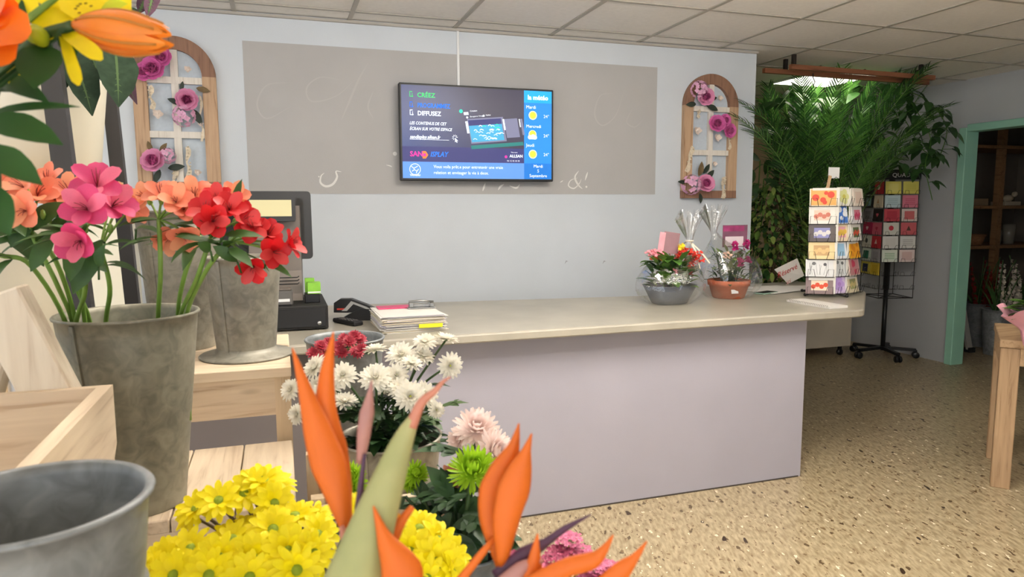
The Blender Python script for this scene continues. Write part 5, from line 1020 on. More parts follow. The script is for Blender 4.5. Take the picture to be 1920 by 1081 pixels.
me_y = [daisy([(12, 1, 8, .45, .12), (11, .92, 22, .35, .12), (6, .66, 40, .2, .12)], .22, .31, seg=5).mesh('yellow_bloom', [yl, ye, cal]) for k in range(3)]
me_w = [daisy([(16, 1, 2, .25, .08), (15, .92, 16, .15, .08), (14, .8, 30, 0, .06), (11, .62, 45, -.2, .05), (8, .42, 62, -.3, .04)], .1, .26, 'petal', .14).mesh('white_bloom', [wt_, we, cal]) for k in range(3)]
me_p = [daisy([(20, 1, -12, -.5, .08), (20, .97, 6, -.7, .08), (18, .9, 24, -.8, .07), (16, .78, 42, -.8, .06), (13, .62, 58, -.7, .05), (9, .42, 72, -.5, .03)], .08, .2, 'petal', .16, seg=5).mesh('blush_bloom', [pkm, we, cal]) for k in range(2)]
me_g = [daisy([(20, 1.02, -35, -.9, .08), (24, 1, -12, -1.1, .08), (24, .95, 8, -1.3, .08), (24, .88, 24, -1.5, .07), (22, .78, 38, -1.7, .06), (20, .66, 52, -1.7, .05), (16, .5, 66, -1.6, .04), (10, .34, 78, -1.2, .03)], .06, .115, 'strap', .22, seg=6, jit=.15).mesh('lime_bloom', [grm, we, cal]) for k in range(2)]
me_r = [daisy([(14, 1, 5, .3, .1), (13, .88, 25, .1, .1), (10, .68, 45, -.1, .1)], .12, .32).mesh('red_bloom', [rdm, rdm, cal]) for k in range(2)]
def lobed(b, q, d, u, L, mi=0):
    d, s_, u_ = frame_of(d, u); b.blade(q, d, u_, L, L*.42, .5, 'leaf', .1, 5, mi)
    for k, t_ in enumerate((.3, .52)):
        for sg in (-1, 1): b.blade(V(q)+d*L*t_, d*.75+s_*sg*.75, u_, L*(.42-.1*k), L*.2, .4, 'petal', .1, 3, mi)
SPR = {}
def spray(label, base, bl, mes, pname, cat, smats=(stm2, chl), grp=None, knot=.45, nl=6, lL=.07, sr=.0022, spread=None, name='flower_spray'):
    """one cut stem: main stem from its bucket, side stems, leaves and blossoms"""
    base = V(base); pts = [(PD(x, y, D), r, nrm) for x, y, D, r, nrm in bl]; c = sum((p for p, _, _ in pts), V())/len(pts)
    t = thing(name, label, cat, base, grp); kn = base.lerp(c, knot)+V((0, 0, .02)); b = MB(); b.tube(bez(base, base.lerp(kn, .5)+V((U(-.01, .01), U(-.01, .01), .02)), kn, 6), sr*1.25, 6)
    for (p, r, nrm) in pts: n_ = V(nrm).normalized(); b.tube(bez(kn, kn.lerp(p, .5)+V((0, 0, .01))-n_*.01, p-n_*r*.14, 8), [sr]*7+[sr*.9]*2, 6)
    b.build('stem', smats[0], t)
    for k, (p, r, nrm) in enumerate(pts): inst(pname, random.choice(mes), t, p, nrm, r*U(.95, 1.05), U(0, 6))
    if nl:
        for k in range(nl):
            q = base.lerp(kn, U(.45, 1)) if k % 2 else kn.lerp(random.choice(pts)[0], U(.05, .55)); a = U(0, 2*PI); b = MB(); lobed(b, q, (math.cos(a), math.sin(a), U(-.3, .5)), (0, 0, 1), lL*U(.7, 1.2)); b.build('leaf', smats[1], t)
    return t
n1, n2, n3 = (0, -.75, .75), (-.2, -.35, 1), (.3, -.8, .5)
random.seed(101); yr = .0295; Y0 = yq+V((0, 0, .24))
Yl = [('left-hand yellow chrysanthemum spray, high and nearest the large bucket', [(410, 938, .84, yr, (0, -.6, .7)), (368, 952, .85, yr, (-.4, -.4, .8)), (360, 968, .86, yr*.95, (-.9, -.4, .5)), (457, 925, .86, yr, (.0, -.6, .8))]),
      ('yellow chrysanthemum spray rising highest, in front of the pine planks', [(469, 912, .87, yr*.95, (.0, -.7, .7)), (494, 900, .88, yr, (.1, -.3, 1)), (514, 943, .85, yr, (.35, -.8, .5)), (461, 985, .85, yr*.8, (0, -.1, 1)), (520, 905, .9, yr*.9, (.4, -.2, 1))]),
      ('yellow chrysanthemum spray at the lower left of the bunch', [(272, 1070, .78, yr, (-.4, -.5, .7)), (314, 1048, .79, yr, (-.2, -.6, .8)), (356, 1028, .8, yr, (-.2, -.5, .9)), (325, 1078, .76, yr, (-.1, -.8, .6))]),
      ('yellow chrysanthemum spray in the lower middle of the bunch', [(411, 1046, .77, yr*1.05, (0, -.8, .7)), (473, 1045, .78, yr, (.1, -.85, .6)), (392, 1078, .75, yr, (-.2, -.8, .6)), (468, 1082, .75, yr, (.1, -.9, .5)), (435, 1010, .82, yr, (0, -.4, 1))]),
      ('yellow chrysanthemum spray just left of the tall orange bird of paradise', [(540, 1034, .78, yr*1.05, (.1, -.85, .6)), (588, 1037, .79, yr, (.4, -.8, .5)), (512, 992, .82, yr*1.05, (0, -.6, .8)), (556, 1068, .76, yr, (.2, -.9, .4))]),
      ('yellow chrysanthemum spray behind the tall orange bird of paradise', [(553, 966, .85, yr, (0, -.3, 1)), (588, 970, .86, yr*.95, (.2, -.3, 1)), (597, 1002, .83, yr, (.5, -.6, .7)), (530, 975, .87, yr*.9, (-.1, -.3, 1)), (672, 955, .88, yr*.8, (.3, -.6, .7))])]
for lab, bl in Yl: spray(lab, Y0+V((U(-.04, .04), U(-.03, .03), -.03)), bl, me_y, 'yellow_bloom', 'chrysanthemum', smats=(brn, chl), grp='yellow chrysanthemum sprays', nl=5, lL=.05)
for lab, bl in (('yellow chrysanthemum spray right of the green bird of paradise sheath', [(768, 1035, .80, yr*1.1, (0, -.85, .55)), (819, 1055, .79, yr*1.1, (.1, -.8, .6)), (786, 990, .84, yr, (.1, -.4, .9)), (760, 1078, .77, yr, (-.2, -.9, .4))]), ('yellow chrysanthemum spray at the right end of the bunch', [(822, 1012, .83, yr, (.3, -.5, .8)), (846, 1040, .82, yr, (.6, -.5, .6)), (800, 1085, .77, yr, (.2, -.8, .5)), (850, 1075, .79, yr, (.6, -.6, .5))])):
    spray(lab, V((-.255, -3.44, .84)), bl, me_y, 'yellow_bloom', 'chrysanthemum', smats=(brn, chl), grp='yellow chrysanthemum sprays', nl=5, lL=.05)
q = V((-.255, -3.44, .6205)); pic_bucket('zinc_bucket', 'small zinc bucket under the right-hand yellow chrysanthemums', 'bucket', q, .045, .062, .24, zn)
random.seed(102); wr = .0245; W0 = wq+V((0, 0, .24))
Wl = [('white chrysanthemum spray reaching highest, at upper right of its bunch', [(797, 641, 1.28, wr, (-.1, -.5, .9)), (835, 636, 1.3, wr*1.05, (.2, .05, 1)), (793, 667, 1.27, wr*.95, (.3, -.5, .8)), (844, 685, 1.24, wr, (.15, -.95, .2))]),
      ('white chrysanthemum spray in the upper middle of the white bunch', [(752, 665, 1.26, wr*1.15, (-.1, -.6, .8)), (771, 681, 1.24, wr*.9, (.2, -.4, 1)), (704, 656, 1.3, wr, (-.1, .1, 1)), (743, 703, 1.22, wr, (.1, -.8, .6))]),
      ('white chrysanthemum spray in the centre beside the mauve bract', [(704, 708, 1.2, wr*1.2, (-.1, -.7, .8)), (722, 712, 1.22, wr, (.1, -.7, .7)), (725, 737, 1.24, wr*.8, (0, -.5, .9)), (750, 728, 1.2, wr, (0, -.6, .8))]),
      ('large-headed white chrysanthemum spray low in the middle', [(769, 743, 1.17, wr*1.2, (0, -.85, .55)), (796, 740, 1.2, wr*1.15, (.2, -.8, .6)), (818, 768, 1.18, wr*.65, (.2, -.95, .3)), (752, 730, 1.22, wr, (-.1, -.6, .8))]),
      ('white chrysanthemum spray left of the centre, behind the orange petal', [(643, 703, 1.22, wr*1.1, (-.1, -.7, .7)), (647, 752, 1.2, wr, (.1, -.3, 1)), (620, 722, 1.24, wr, (-.2, -.6, .8)), (598, 725, 1.25, wr*.95, (-.3, -.8, .6))]),
      ('white chrysanthemum spray leaning farthest left toward the pine stand', [(591, 689, 1.26, wr*1.15, (-.7, -.3, .7)), (545, 730, 1.25, wr*.9, (-.6, -.6, .5)), (557, 776, 1.2, wr*.8, (-.7, -.6, .2)), (605, 735, 1.22, wr*.9, (-.1, -.8, .5))])]
for lab, bl in Wl: spray(lab, W0+V((U(-.045, .045), U(-.04, .04), -.03)), bl, me_w, 'white_bloom', 'chrysanthemum', grp='white chrysanthemum sprays', nl=10, lL=.06)
random.seed(103)
t = thing('foliage_stem', 'dark lobed chrysanthemum foliage filling the whitish zinc bucket', 'foliage', W0)
for k in range(46):
    b = MB(); a = U(0, 2*PI); q = W0+V((math.cos(a)*U(0, .09), math.sin(a)*U(0, .07), U(-.01, .1))); lobed(b, q, (math.cos(a), math.sin(a), U(-.4, .6)), (0, 0, 1), U(.05, .08)); b.tube([W0+V((0, 0, -.05)), q], .002, 5); b.build('leaf', chl if k % 3 else stm2, t)
random.seed(104); R0 = V((B['red'].location.x, B['red'].location.y, 1.05))
for lab, xs in (('rose-red chrysanthemum spray leaning left over the zinc rim', [(602, 648, 1.45), (588, 662, 1.44), (612, 655, 1.47), (598, 672, 1.43), (617, 643, 1.48)]), ('rose-red chrysanthemum spray standing highest above the wide zinc rim', [(664, 630, 1.45), (646, 636, 1.46), (636, 648, 1.44), (655, 640, 1.43), (674, 635, 1.47), (640, 660, 1.43)]), ('small rose-red chrysanthemum beside the nearest white bloom', [(676, 655, 1.4), (668, 660, 1.41)])):
    spray(lab, R0+V((U(-.03, .03), -.03, -.02)), [(x, y, D, .0165, (U(-.4, .4), -.6, .8)) for x, y, D in xs], me_r, 'red_bloom', 'chrysanthemum', smats=(stm, chl), grp='rose-red chrysanthemum sprays', nl=3, lL=.04)
random.seed(105); G0 = gq+V((0, 0, .24))
spray('blush pink chrysanthemum with the largest head against the counter', G0, [(893, 803, 1.09, .037, (-.05, -.55, .85))], me_p, 'blush_bloom', 'chrysanthemum', nl=4, lL=.09, sr=.0035, knot=.5)
spray('blush pink chrysanthemum partly behind the orange petals on the right', G0+V((.02, .02, 0)), [(926, 846, 1.06, .036, (.55, -.8, .3))], me_p, 'blush_bloom', 'chrysanthemum', nl=3, lL=.08, sr=.0035)
spray('small blush pink chrysanthemum behind the largest one', G0+V((-.02, .03, 0)), [(862, 822, 1.14, .024, (-.7, -.5, .4))], me_p, 'blush_bloom', 'chrysanthemum', nl=2, lL=.08, sr=.003)
spray('lime green spider chrysanthemum just below the pink blooms', G0+V((-.01, -.03, 0)), [(886, 880, .99, .040, (-.05, -.55, .8))], me_g, 'lime_bloom', 'chrysanthemum', nl=6, lL=.09, sr=.0035)
spray('lime green spider chrysanthemum left of the green bird of paradise sheath', G0+V((-.05, 0, 0)), [(658, 893, 1.05, .026, (-.3, -.75, .6)), (668, 912, 1.04, .02, (.5, -.7, .2))], me_g, 'lime_bloom', 'chrysanthemum', nl=3, lL=.08, sr=.003)
spray('lime green spider chrysanthemum right of the green bird of paradise sheath', G0+V((-.03, .01, 0)), [(779, 887, 1.05, .024, (.3, -.7, .7)), (770, 905, 1.06, .018, (.3, -.9, .2))], me_g, 'lime_bloom', 'chrysanthemum', nl=4, lL=.08, sr=.003)
spray('small peach flower half hidden behind the lime chrysanthemum', G0+V((0, .03, 0)), [(846, 888, 1.06, .018, (-.5, -.8, .3)), (852, 905, 1.06, .014, (-.4, -.8, 0))], [daisy([(10, 1, 10, .3, .1), (8, .8, 30, .2, .1)], .15, .45).mesh('peach_bloom', [mat('petal_peach', S(240, 160, 130), .5), we, cal])], 'peach_bloom', 'flower', nl=0)
t = thing('foliage_stem', 'large dark chrysanthemum leaves below the lime green bloom', 'foliage', G0)
for k, (x0_, y0_, x1_, y1_, D) in enumerate(((850, 935, 808, 875, 1.0), (840, 930, 830, 880, 1.03), (840, 990, 770, 965, .98), (850, 985, 910, 975, .97), (860, 960, 925, 935, 1.0), (850, 1000, 900, 1050, .95), (830, 1010, 800, 1000, 1.0), (880, 1000, 915, 1060, .98), (855, 930, 885, 905, 1.02), (790, 900, 800, 935, 1.04), (840, 950, 900, 955, 1.02), (860, 1020, 840, 1070, .97), (760, 930, 730, 960, 1.04), (870, 930, 900, 1000, 1.03), (845, 960, 820, 1000, .99))):
    a, b2 = PD(x0_, y0_, D), PD(x1_, y1_, D-.01); m_ = MB(); d_ = b2-a; m_.blade(a, d_, (0, -.7, .7), d_.length*1.05, d_.length*.5, .4, 'leaf', .1, 7); lobed(m_, a, d_, (0, -.7, .7), d_.length*.9); m_.tube(bez(G0, (G0+a)/2, a, 5), .0025, 5); m_.build('leaf', chl, t)
# pink sedum
random.seed(106); sdm = [mat('sedum_pink', S(206, 110, 146), .6, .3, 200), mat('sedum_deep', S(160, 56, 92), .6, .3, 200), cal]
for lab, xs in (('pink sedum head highest, below the purple bird of paradise tip', [(1066, 1012, .93), (1050, 1038, .92), (1085, 1036, .93), (1070, 1045, .91), (1100, 1050, .92), (1040, 1052, .9)]), ('pink sedum head at the left, behind the orange petals', [(985, 1052, .9), (970, 1062, .9), (1002, 1062, .89), (960, 1050, .92)]), ('pink sedum head at the lower right by the orange tips', [(1118, 1064, .9), (1135, 1078, .9), (1110, 1085, .9), (1020, 1078, .88), (1140, 1066, .92)])):
    b0 = dq+V((U(-.02, .02), 0, .18)); t = thing('sedum_stem', lab, 'sedum', b0, 'pink sedum stems'); c = sum((PD(*x) for x in xs), V())/len(xs); kn = b0.lerp(c, .6); b = MB(); b.tube([b0, kn], .003, 6)
    for x in xs: b.tube(bez(kn, kn.lerp(PD(*x), .6), PD(*x), 5), .0016, 5)
    b.build('stem', stm, t)
    for k, x in enumerate(xs):
        b = MB(); c_ = PD(*x)
        for j in range(46):
            th = j*2.4; r_ = .0185*math.sqrt(j/46); q = c_+V((math.cos(th)*r_, math.sin(th)*r_, .006*(1-j/46)+U(-.002, .002))); X = M.Translation(q) @ V((U(-.3, .3), U(-.5, .1), 1)).to_track_quat('Z', 'Y').to_matrix().to_4x4(); b.merge(tiny(.0042), X)
        b.build('flower_head', sdm[k % 2 if lab[10:14] != 'x' else 0], t)
# ---------------------------------------------------------------- alstroemeria
random.seed(107)
def alstro(cols, open_=1.0):
    b = MB()
    for i in range(3):
        a = i*2*PI/3; e = math.radians(64-24*open_); o_ = V((math.cos(a), math.sin(a), 0)); b.blade((0, 0, 0), o_*math.cos(e)+V((0, 0, math.sin(e))), V((0, 0, 1))*math.cos(e)-o_*math.sin(e), 1.12, .92, .85*open_, 'round', .12, 6, 0)
        a += PI/3; e = math.radians(70-22*open_); o_ = V((math.cos(a), math.sin(a), 0)); b.blade((0, 0, .05), o_*math.cos(e)+V((0, 0, math.sin(e))), V((0, 0, 1))*math.cos(e)-o_*math.sin(e), 1.2, .66, .65*open_, 'petal', .14, 6, 1 if i else 0)
    for i in range(5): a = i*1.25; b.tube(bez((0, 0, .1), (math.cos(a)*.1, math.sin(a)*.1, .5), (math.cos(a)*.16+.2, math.sin(a)*.16, .85), 4), .014, 4, 2)
    b.lathe([(0, -.25), (.09, -.2), (.12, 0), (.1, .1)], 8, mi=3); return b
alm = {'pink': [mat('alst_pink', S(214, 72, 124), .45, .12, 60), mat('alst_pink2', S(236, 120, 150), .45, .15, 80), mat('alst_stamen', S(150, 60, 60), .5), stm],
       'salmon': [mat('alst_salmon', S(238, 142, 112), .45, .1, 60), mat('alst_salmon2', S(246, 170, 130), .45, .12, 80), MATS['alst_stamen'], stm],
       'red': [mat('alst_red', S(206, 26, 34), .45, .15, 60), mat('alst_red2', S(222, 70, 70), .45, .15, 80), MATS['alst_stamen'], stm]}
ame = {k: [alstro(v, o_).mesh(k+'_bloom', v) for o_ in (1, .75, .45)] for k, v in alm.items()}
A0 = V((-.664, -2.86, 1.18)); 
def alstem(label, mouth, kn, bl, col, r, leaves=5, down=False, extra=None):
    m_ = V(mouth); t = thing('alstroemeria_stem', label, 'alstroemeria', m_-V((0, 0, .0)), 'alstroemeria stems in the large bucket'); kn = PD(*kn); b = MB()
    mid = PD(*extra) if extra else m_.lerp(kn, .5)
    b.tube(cat3([m_-(mid-m_).normalized()*.2 if False else m_-V((0, 0, .16)), m_, mid, kn], 6), .0036, 8); P_ = []
    for x, y, D, n_ in bl:
        p = PD(x, y, D); P_.append((p, n_)); nn = V(n_).normalized(); b.tube(bez(kn, kn.lerp(p, .5)+V((0, 0, .008)), p-nn*r*.2, 6), .0019, 6)
    b.build('stem', stm, t)
    for k, (p, n_) in enumerate(P_): inst(col+'_bloom', ame[col][min(2, k % 4 if k < 3 else 1)], t, p-V(n_).normalized()*r*.2, n_, r, U(0, 6))
    for k in range(leaves):
        a = U(0, 2*PI); f = U(.55, 1); q = mid.lerp(kn, f) if k > 1 else kn; b = MB(); L = U(.05, .085); b.blade(q, (math.cos(a), math.sin(a)*.6-.2, U(-.1, .7)), (0, -.3, 1), L, L*.26, U(.3, 1.2), 'leaf', .12, 7, tw=U(-.5, .8)); b.build('leaf', allf, t)
    for k in range(3): a = U(0, 6); MB().ball(kn+V((math.cos(a)*.02, math.sin(a)*.02, .03)), .005, 8, 0, (.8, .8, 1.6)).build('bud', stm, t)
cN = (-.1, -.9, .45)
alstem('bright pink alstroemeria with three open blooms above the large bucket', A0+V((-.075, -.02, 0)), (150, 440, 1.0), [(182, 346, .98, (.1, -.8, .6)), (163, 392, .95, (0, -.95, .3)), (150, 452, .94, (-.2, -1, -.1)), (212, 385, 1.02, (.6, -.6, .4))], 'pink', .034, 6, extra=(160, 540, 1.06))
alstem('salmon alstroemeria leaning to the left edge under the lily leaves', A0+V((-.08, .0, 0)), (60, 440, 1.05), [(43, 350, 1.02, (-.3, -.7, .6)), (47, 395, 1.0, (-.2, -.9, .1)), (25, 335, 1.05, (-.5, -.6, .6)), (70, 365, 1.05, (.2, -.7, .6))], 'salmon', .031, 6, extra=(110, 540, 1.08))
alstem('salmon alstroemeria behind the bright pink one', A0+V((-.06, .02, 0)), (110, 430, 1.12), [(128, 360, 1.08, (.0, -.8, .6)), (92, 340, 1.1, (-.3, -.6, .7)), (105, 375, 1.1, (-.2, -.8, .4)), (150, 365, 1.12, (.3, -.6, .6))], 'salmon', .029, 5, extra=(140, 530, 1.12))
alstem('pink alstroemeria on a crooked stem right of the bright pink blooms', A0+V((-.035, .0, 0)), (188, 465, 1.08), [(228, 376, 1.1, (.4, -.8, .4)), (246, 395, 1.1, (.7, -.6, .1)), (210, 370, 1.12, (.1, -.6, .7))], 'salmon', .026, 5, extra=(206, 540, 1.1))
alstem('salmon alstroemeria on the straight upright stem in the middle', A0+V((.045, -.01, 0)), (298, 412, 1.1), [(303, 366, 1.08, (-.2, -.6, .7)), (330, 378, 1.07, (.1, -.8, .5)), (345, 392, 1.1, (.2, -.9, .2)), (318, 445, 1.12, (-.1, -.9, -.5)), (345, 440, 1.1, (.1, -.9, -.5)), (275, 372, 1.12, (-.5, -.5, .6))], 'salmon', .028, 7, extra=(301, 510, 1.1))
alstem('orange salmon alstroemeria behind the red one', A0+V((.07, .03, 0)), (375, 440, 1.14), [(365, 366, 1.12, (0, -.7, .7)), (385, 378, 1.14, (.1, -.8, .5)), (436, 374, 1.15, (.4, -.6, .6)), (356, 382, 1.14, (-.3, -.8, .5))], 'salmon', .031, 5, extra=(345, 520, 1.13))
alstem('red alstroemeria bunched in front of the flared-foot bucket', A0+V((.075, .0, 0)), (395, 445, 1.08), [(388, 395, 1.05, (-.2, -.8, .5)), (430, 392, 1.06, (.2, -.8, .6)), (408, 378, 1.08, (0, -.6, .8)), (455, 412, 1.08, (.5, -.7, .4)), (400, 415, 1.04, (0, -.9, .1))], 'red', .028, 6, extra=(370, 520, 1.09))
alstem('red alstroemeria arching farthest right toward the till', A0+V((.085, -.01, 0)), (430, 455, 1.08), [(472, 428, 1.08, (.1, -.9, .4)), (513, 472, 1.07, (.2, -.95, .0)), (502, 440, 1.1, (.3, -.7, .5)), (542, 458, 1.08, (.9, -.4, .3)), (475, 500, 1.08, (-.2, -.9, -.5))], 'red', .027, 8, extra=(385, 510, 1.08))
for k, (ex, kn, lab) in enumerate((((60, 500, 1.08), (0, 478, 1.05), 'bare green alstroemeria stem bending to the left edge'), ((105, 490, 1.06), (45, 420, 1.06), 'green stem of alstroemeria rising left behind the slanted plank'), ((140, 500, 1.1), (85, 400, 1.1), 'green stem of alstroemeria between the left blooms and the bucket rim'))):
    alstem(lab, A0+V((-.085+.012*k, -.01, 0)), kn, [], 'salmon', .03, 6, extra=ex)
t = thing('foliage_stem', 'long green alstroemeria leaves hanging among the pink blooms', 'foliage', A0)
for x0_, y0_, x1_, y1_, D, W in ((150, 440, 135, 520, 1.0, .03), (190, 450, 150, 545, 1.02, .035), (185, 500, 192, 470, 1.0, .02), (440, 385, 452, 345, 1.12, .014), (420, 440, 480, 458, 1.06, .018), (430, 465, 462, 505, 1.05, .02), (500, 490, 535, 525, 1.08, .014), (395, 470, 375, 462, 1.05, .018), (100, 440, 68, 505, 1.04, .025), (60, 400, 30, 460, 1.05, .03), (120, 380, 60, 440, 1.06, .03), (170, 490, 190, 515, 1.03, .02), (255, 430, 270, 432, 1.05, .01), (15, 420, 60, 500, 1.1, .04), (0, 360, 30, 440, 1.02, .04), (445, 490, 400, 470, 1.06, .02)):
    a, b2 = PD(x0_, y0_, D), PD(x1_, y1_, D-.02); d_ = b2-a; m_ = MB(); m_.blade(a, d_+V((0, 0, .3*d_.length)), (0, -.8, .5), d_.length*1.1, W, .5, 'leaf', .14, 8, tw=.5); m_.tube([a-d_*.15-V((0, 0, .015)), a], .0016, 5); m_.build('leaf', allf, t)
# ---------------------------------------------------------------- lilies
lyo = [mat('lily_orange', S(238, 146, 52), .4, .1, 20), mat('lily_orange_mid', S(206, 140, 60), .5)]; lyy = [mat('lily_yellow', S(244, 222, 20), .4, .06, 20), mat('lily_speck', S(120, 90, 10), .6)]; lyr = [mat('lily_deep_orange', S(240, 112, 22), .4, .1, 20)]; lgl = mat('lily_leaf', S(44, 84, 36), .5, .2, 14); bdg = mat('lily_bud', S(190, 200, 40), .5, .12, 20)
L0 = lq+V((0, 0, .15))
def lily_t(label, pts): 
    t = thing('lily_stem', label, 'lily', L0, 'lilies'); MB().tube(cat3([L0]+[PD(*p) for p in pts], 6), .0042, 8).build('stem', stm2, t); return t
def petal_px(b, a, e, W, bend=.4, shape='strap', up_=(0, -.5, 1), mi=0, fold=.12, seg=10):
    a, e = PD(*a), PD(*e); d_ = e-a; _, s_, u_ = frame_of(d_, up_); b.blade(a, d_.normalized()*math.cos(bend/2)+u_*math.sin(bend/2), u_, d_.length*1.04, W, bend, shape, fold, seg, mi)
t = lily_t('orange lily bud half open, pointing right in front of the wooden arch', [(-60, 500, .6), (-20, 200, .57), (60, 80, .56), (135, 48, .55)])
a, e = PD(138, 46, .55), PD(318, 74, .55); ax = (e-a).normalized(); _, s_, u_ = frame_of(ax); L = (e-a).length
for k in range(6):
    an = k*PI/3+.4; o_ = s_*math.cos(an)+u_*math.sin(an); rr = .0165; b = MB(); n_ = 14; vs = []
    for i in range(n_+1):
        t_ = i/n_; prof = rr*(math.sin(PI*min(1, t_*.86+.04))**.8)*(.95+(.25*(t_-.8)/.2 if t_ > .8 else 0)); wd = .019*math.sin(PI*min(1, t_*.9+.04)); 
        for j in range(5):
            aa = an+(j-2)/2*(wd/max(prof, .002)*.55 if t_ < .93 else .15); rj = prof*(1+.05*(j == 2)+(.0 if k % 2 else .06)); vs.append(a+ax*L*t_*(1 if k % 2 else .97)+(s_*math.cos(aa)+u_*math.sin(aa))*rj)
    b.add(vs, [[i*5+j, i*5+j+1, i*5+j+6, i*5+j+5] for i in range(n_) for j in range(4)]); b.tube([vs[i*5+2] for i in range(1, n_)], .0011, 5, 1); b.build('petal', lyo, t)
t2 = lily_t('open yellow lily at the top left corner with speckled petals', [(-70, 520, .62), (-30, 180, .6), (100, 60, .585), (140, 20, .57)])
for a_, e_, W, bd, sh in (((140, 25, .57), (245, 20, .57), .042, .5, 'wide'), ((130, 30, .56), (200, -40, .58), .04, .4, 'wide'), ((120, 60, .555), (190, 113, .54), .013, .4, 'strap'), ((118, 68, .555), (146, 156, .54), .0095, -.3, 'strap'), ((135, 30, .57), (75, 60, .56), .03, .4, 'wide'), ((125, 20, .57), (100, -40, .57), .04, .4, 'wide'), ((45, 150, .56), (14, 135, .55), .02, .2, 'wide'), ((60, 30, .57), (40, -10, .57), .02, .2, 'wide')):
    b = MB(); petal_px(b, a_, e_, W, bd, sh, (0, -.9, .3))
    b.build('petal', lyy, t2)
b = MB()
for x, y in ((143, 12), (148, 8), (158, 7), (168, 12), (146, 25), (139, 17)): q = PD(x, y, .553); b.tube([q, q+V((.002, 0, .0006))], .0006, 5, 1)
b.build('speckles', lyy, t2)
b = MB(); petal_px(b, (190, 18, .56), (238, 8, .555), .012, .2, 'leaf', (0, -.9, .3)); b.build('sepal', bdg, t2)
t3 = lily_t('deep orange lily cropped by the left edge', [(-90, 500, .55), (-80, 200, .53), (-40, 60, .52)])
for a_, e_, W, bd in (((-25, 30, .52), (12, -35, .5), .035, .3), ((-30, 50, .52), (52, 75, .5), .038, .5), ((-35, 70, .52), (18, 120, .5), .035, .4), ((-40, 60, .52), (-50, 140, .5), .04, .3), ((-30, 40, .52), (35, 20, .51), .03, .4)):
    b = MB(); petal_px(b, a_, e_, W, bd, 'round', (0, -.9, .3)); b.build('petal', lyr, t3)
for (a_, e_, r_) in (((92, 78, .55), (44, 52, .54), .0075), ((86, 84, .55), (60, 56, .53), .006)):
    A_, E_ = PD(*a_), PD(*e_); d_ = (E_-A_).normalized(); X = d_.to_track_quat('Z', 'Y').to_matrix().to_4x4(); MB().ball((A_+E_)/2, r_, 12, 0, (1, 1, (E_-A_).length/2/r_), X).build('bud', bdg, t2)
t = thing('foliage_stem', 'broad and slender green lily leaves crossing the left edge', 'foliage', L0)
for a_, e_, W, bd, sh in (((85, 85, .55), (66, 165, .53), .034, .3, 'leaf'), ((-20, 148, .56), (92, 196, .54), .020, .5, 'leaf'), ((-20, 212, .56), (146, 203, .54), .011, .25, 'leaf'), ((-30, 222, .54), (114, 272, .53), .027, .3, 'leaf'), ((-40, 280, .53), (78, 348, .52), .026, .5, 'leaf'), ((-30, 350, .55), (18, 440, .54), .028, .5, 'leaf'), ((-10, 160, .57), (40, 172, .56), .02, .3, 'leaf'), ((110, -5, .56), (42, 48, .555), .008, .1, 'strap'), ((20, -10, .57), (35, 55, .56), .018, .2, 'strap'), ((100, 62, .555), (150, 55, .55), .012, .3, 'leaf'), ((98, 85, .55), (125, 55, .54), .012, .3, 'leaf'), ((115, 65, .557), (142, 105, .556), .014, .2, 'leaf')):
    b = MB(); petal_px(b, a_, e_, W, bd, sh, (0, -.8, .6)); A_ = PD(*a_); b.tube(bez(L0, L0.lerp(A_, .7)+V((-.05, 0, 0)), A_, 6), .0014, 5); b.build('leaf', lgl if W != .008 else stm, t)
# ---------------------------------------------------------------- bird of paradise
so_ = [mat('strelitzia_orange', S(208, 98, 6), .6, .08, 14)]; sg_ = mat('strelitzia_sheath', S(138, 146, 92), .6, .15, 12, col2=S(178, 172, 118)); sp_ = mat('strelitzia_purple', S(74, 40, 66), .5, .2, 30); sm_ = mat('strelitzia_mauve', S(170, 120, 112), .5, .15, 20); spk = mat('strelitzia_pink_edge', S(190, 122, 100), .5, .1, 20)
def thick(path, ws, th, up_=(0, -1, .2)):
    """a fleshy petal with real thickness: keeled lens section swept along a curve"""
    P_ = cat3([PD(*p) for p in path], 6); n_ = len(P_); b = MB(); vs = []
    for i, q in enumerate(P_):
        t_ = i/(n_-1); k = t_*(len(ws)-1); j = min(len(ws)-2, int(k)); w_ = ws[j]+(ws[j+1]-ws[j])*(k-j); d_ = P_[min(n_-1, i+1)]-P_[max(0, i-1)]; _, s_, u_ = frame_of(d_, up_)
        for m in range(10): an = m*PI/5; kk = 1 if abs(math.sin(an)) < .9 else 1.4; vs.append(q+s_*math.cos(an)*w_/2+u_*math.sin(an)*kk*min(th, w_*.45)/2)
    b.add(vs, [[i*10+m, i*10+(m+1) % 10, i*10+10+(m+1) % 10, i*10+10+m] for i in range(n_-1) for m in range(10)]+[list(range(9, -1, -1)), list(range((n_-1)*10, n_*10))]); return b
def strel(label, grp_pts, stem):
    S0 = sq+V((0, 0, .15)); t = thing('bird_of_paradise', label, 'bird of paradise', S0); MB().tube(cat3([S0]+[PD(*p) for p in stem], 6), .0062, 10).build('stem', stm, t)
    for nm, m_, path, ws, th in grp_pts: thick(path, ws, th).build(nm, m_, t)
    return t
D = .45
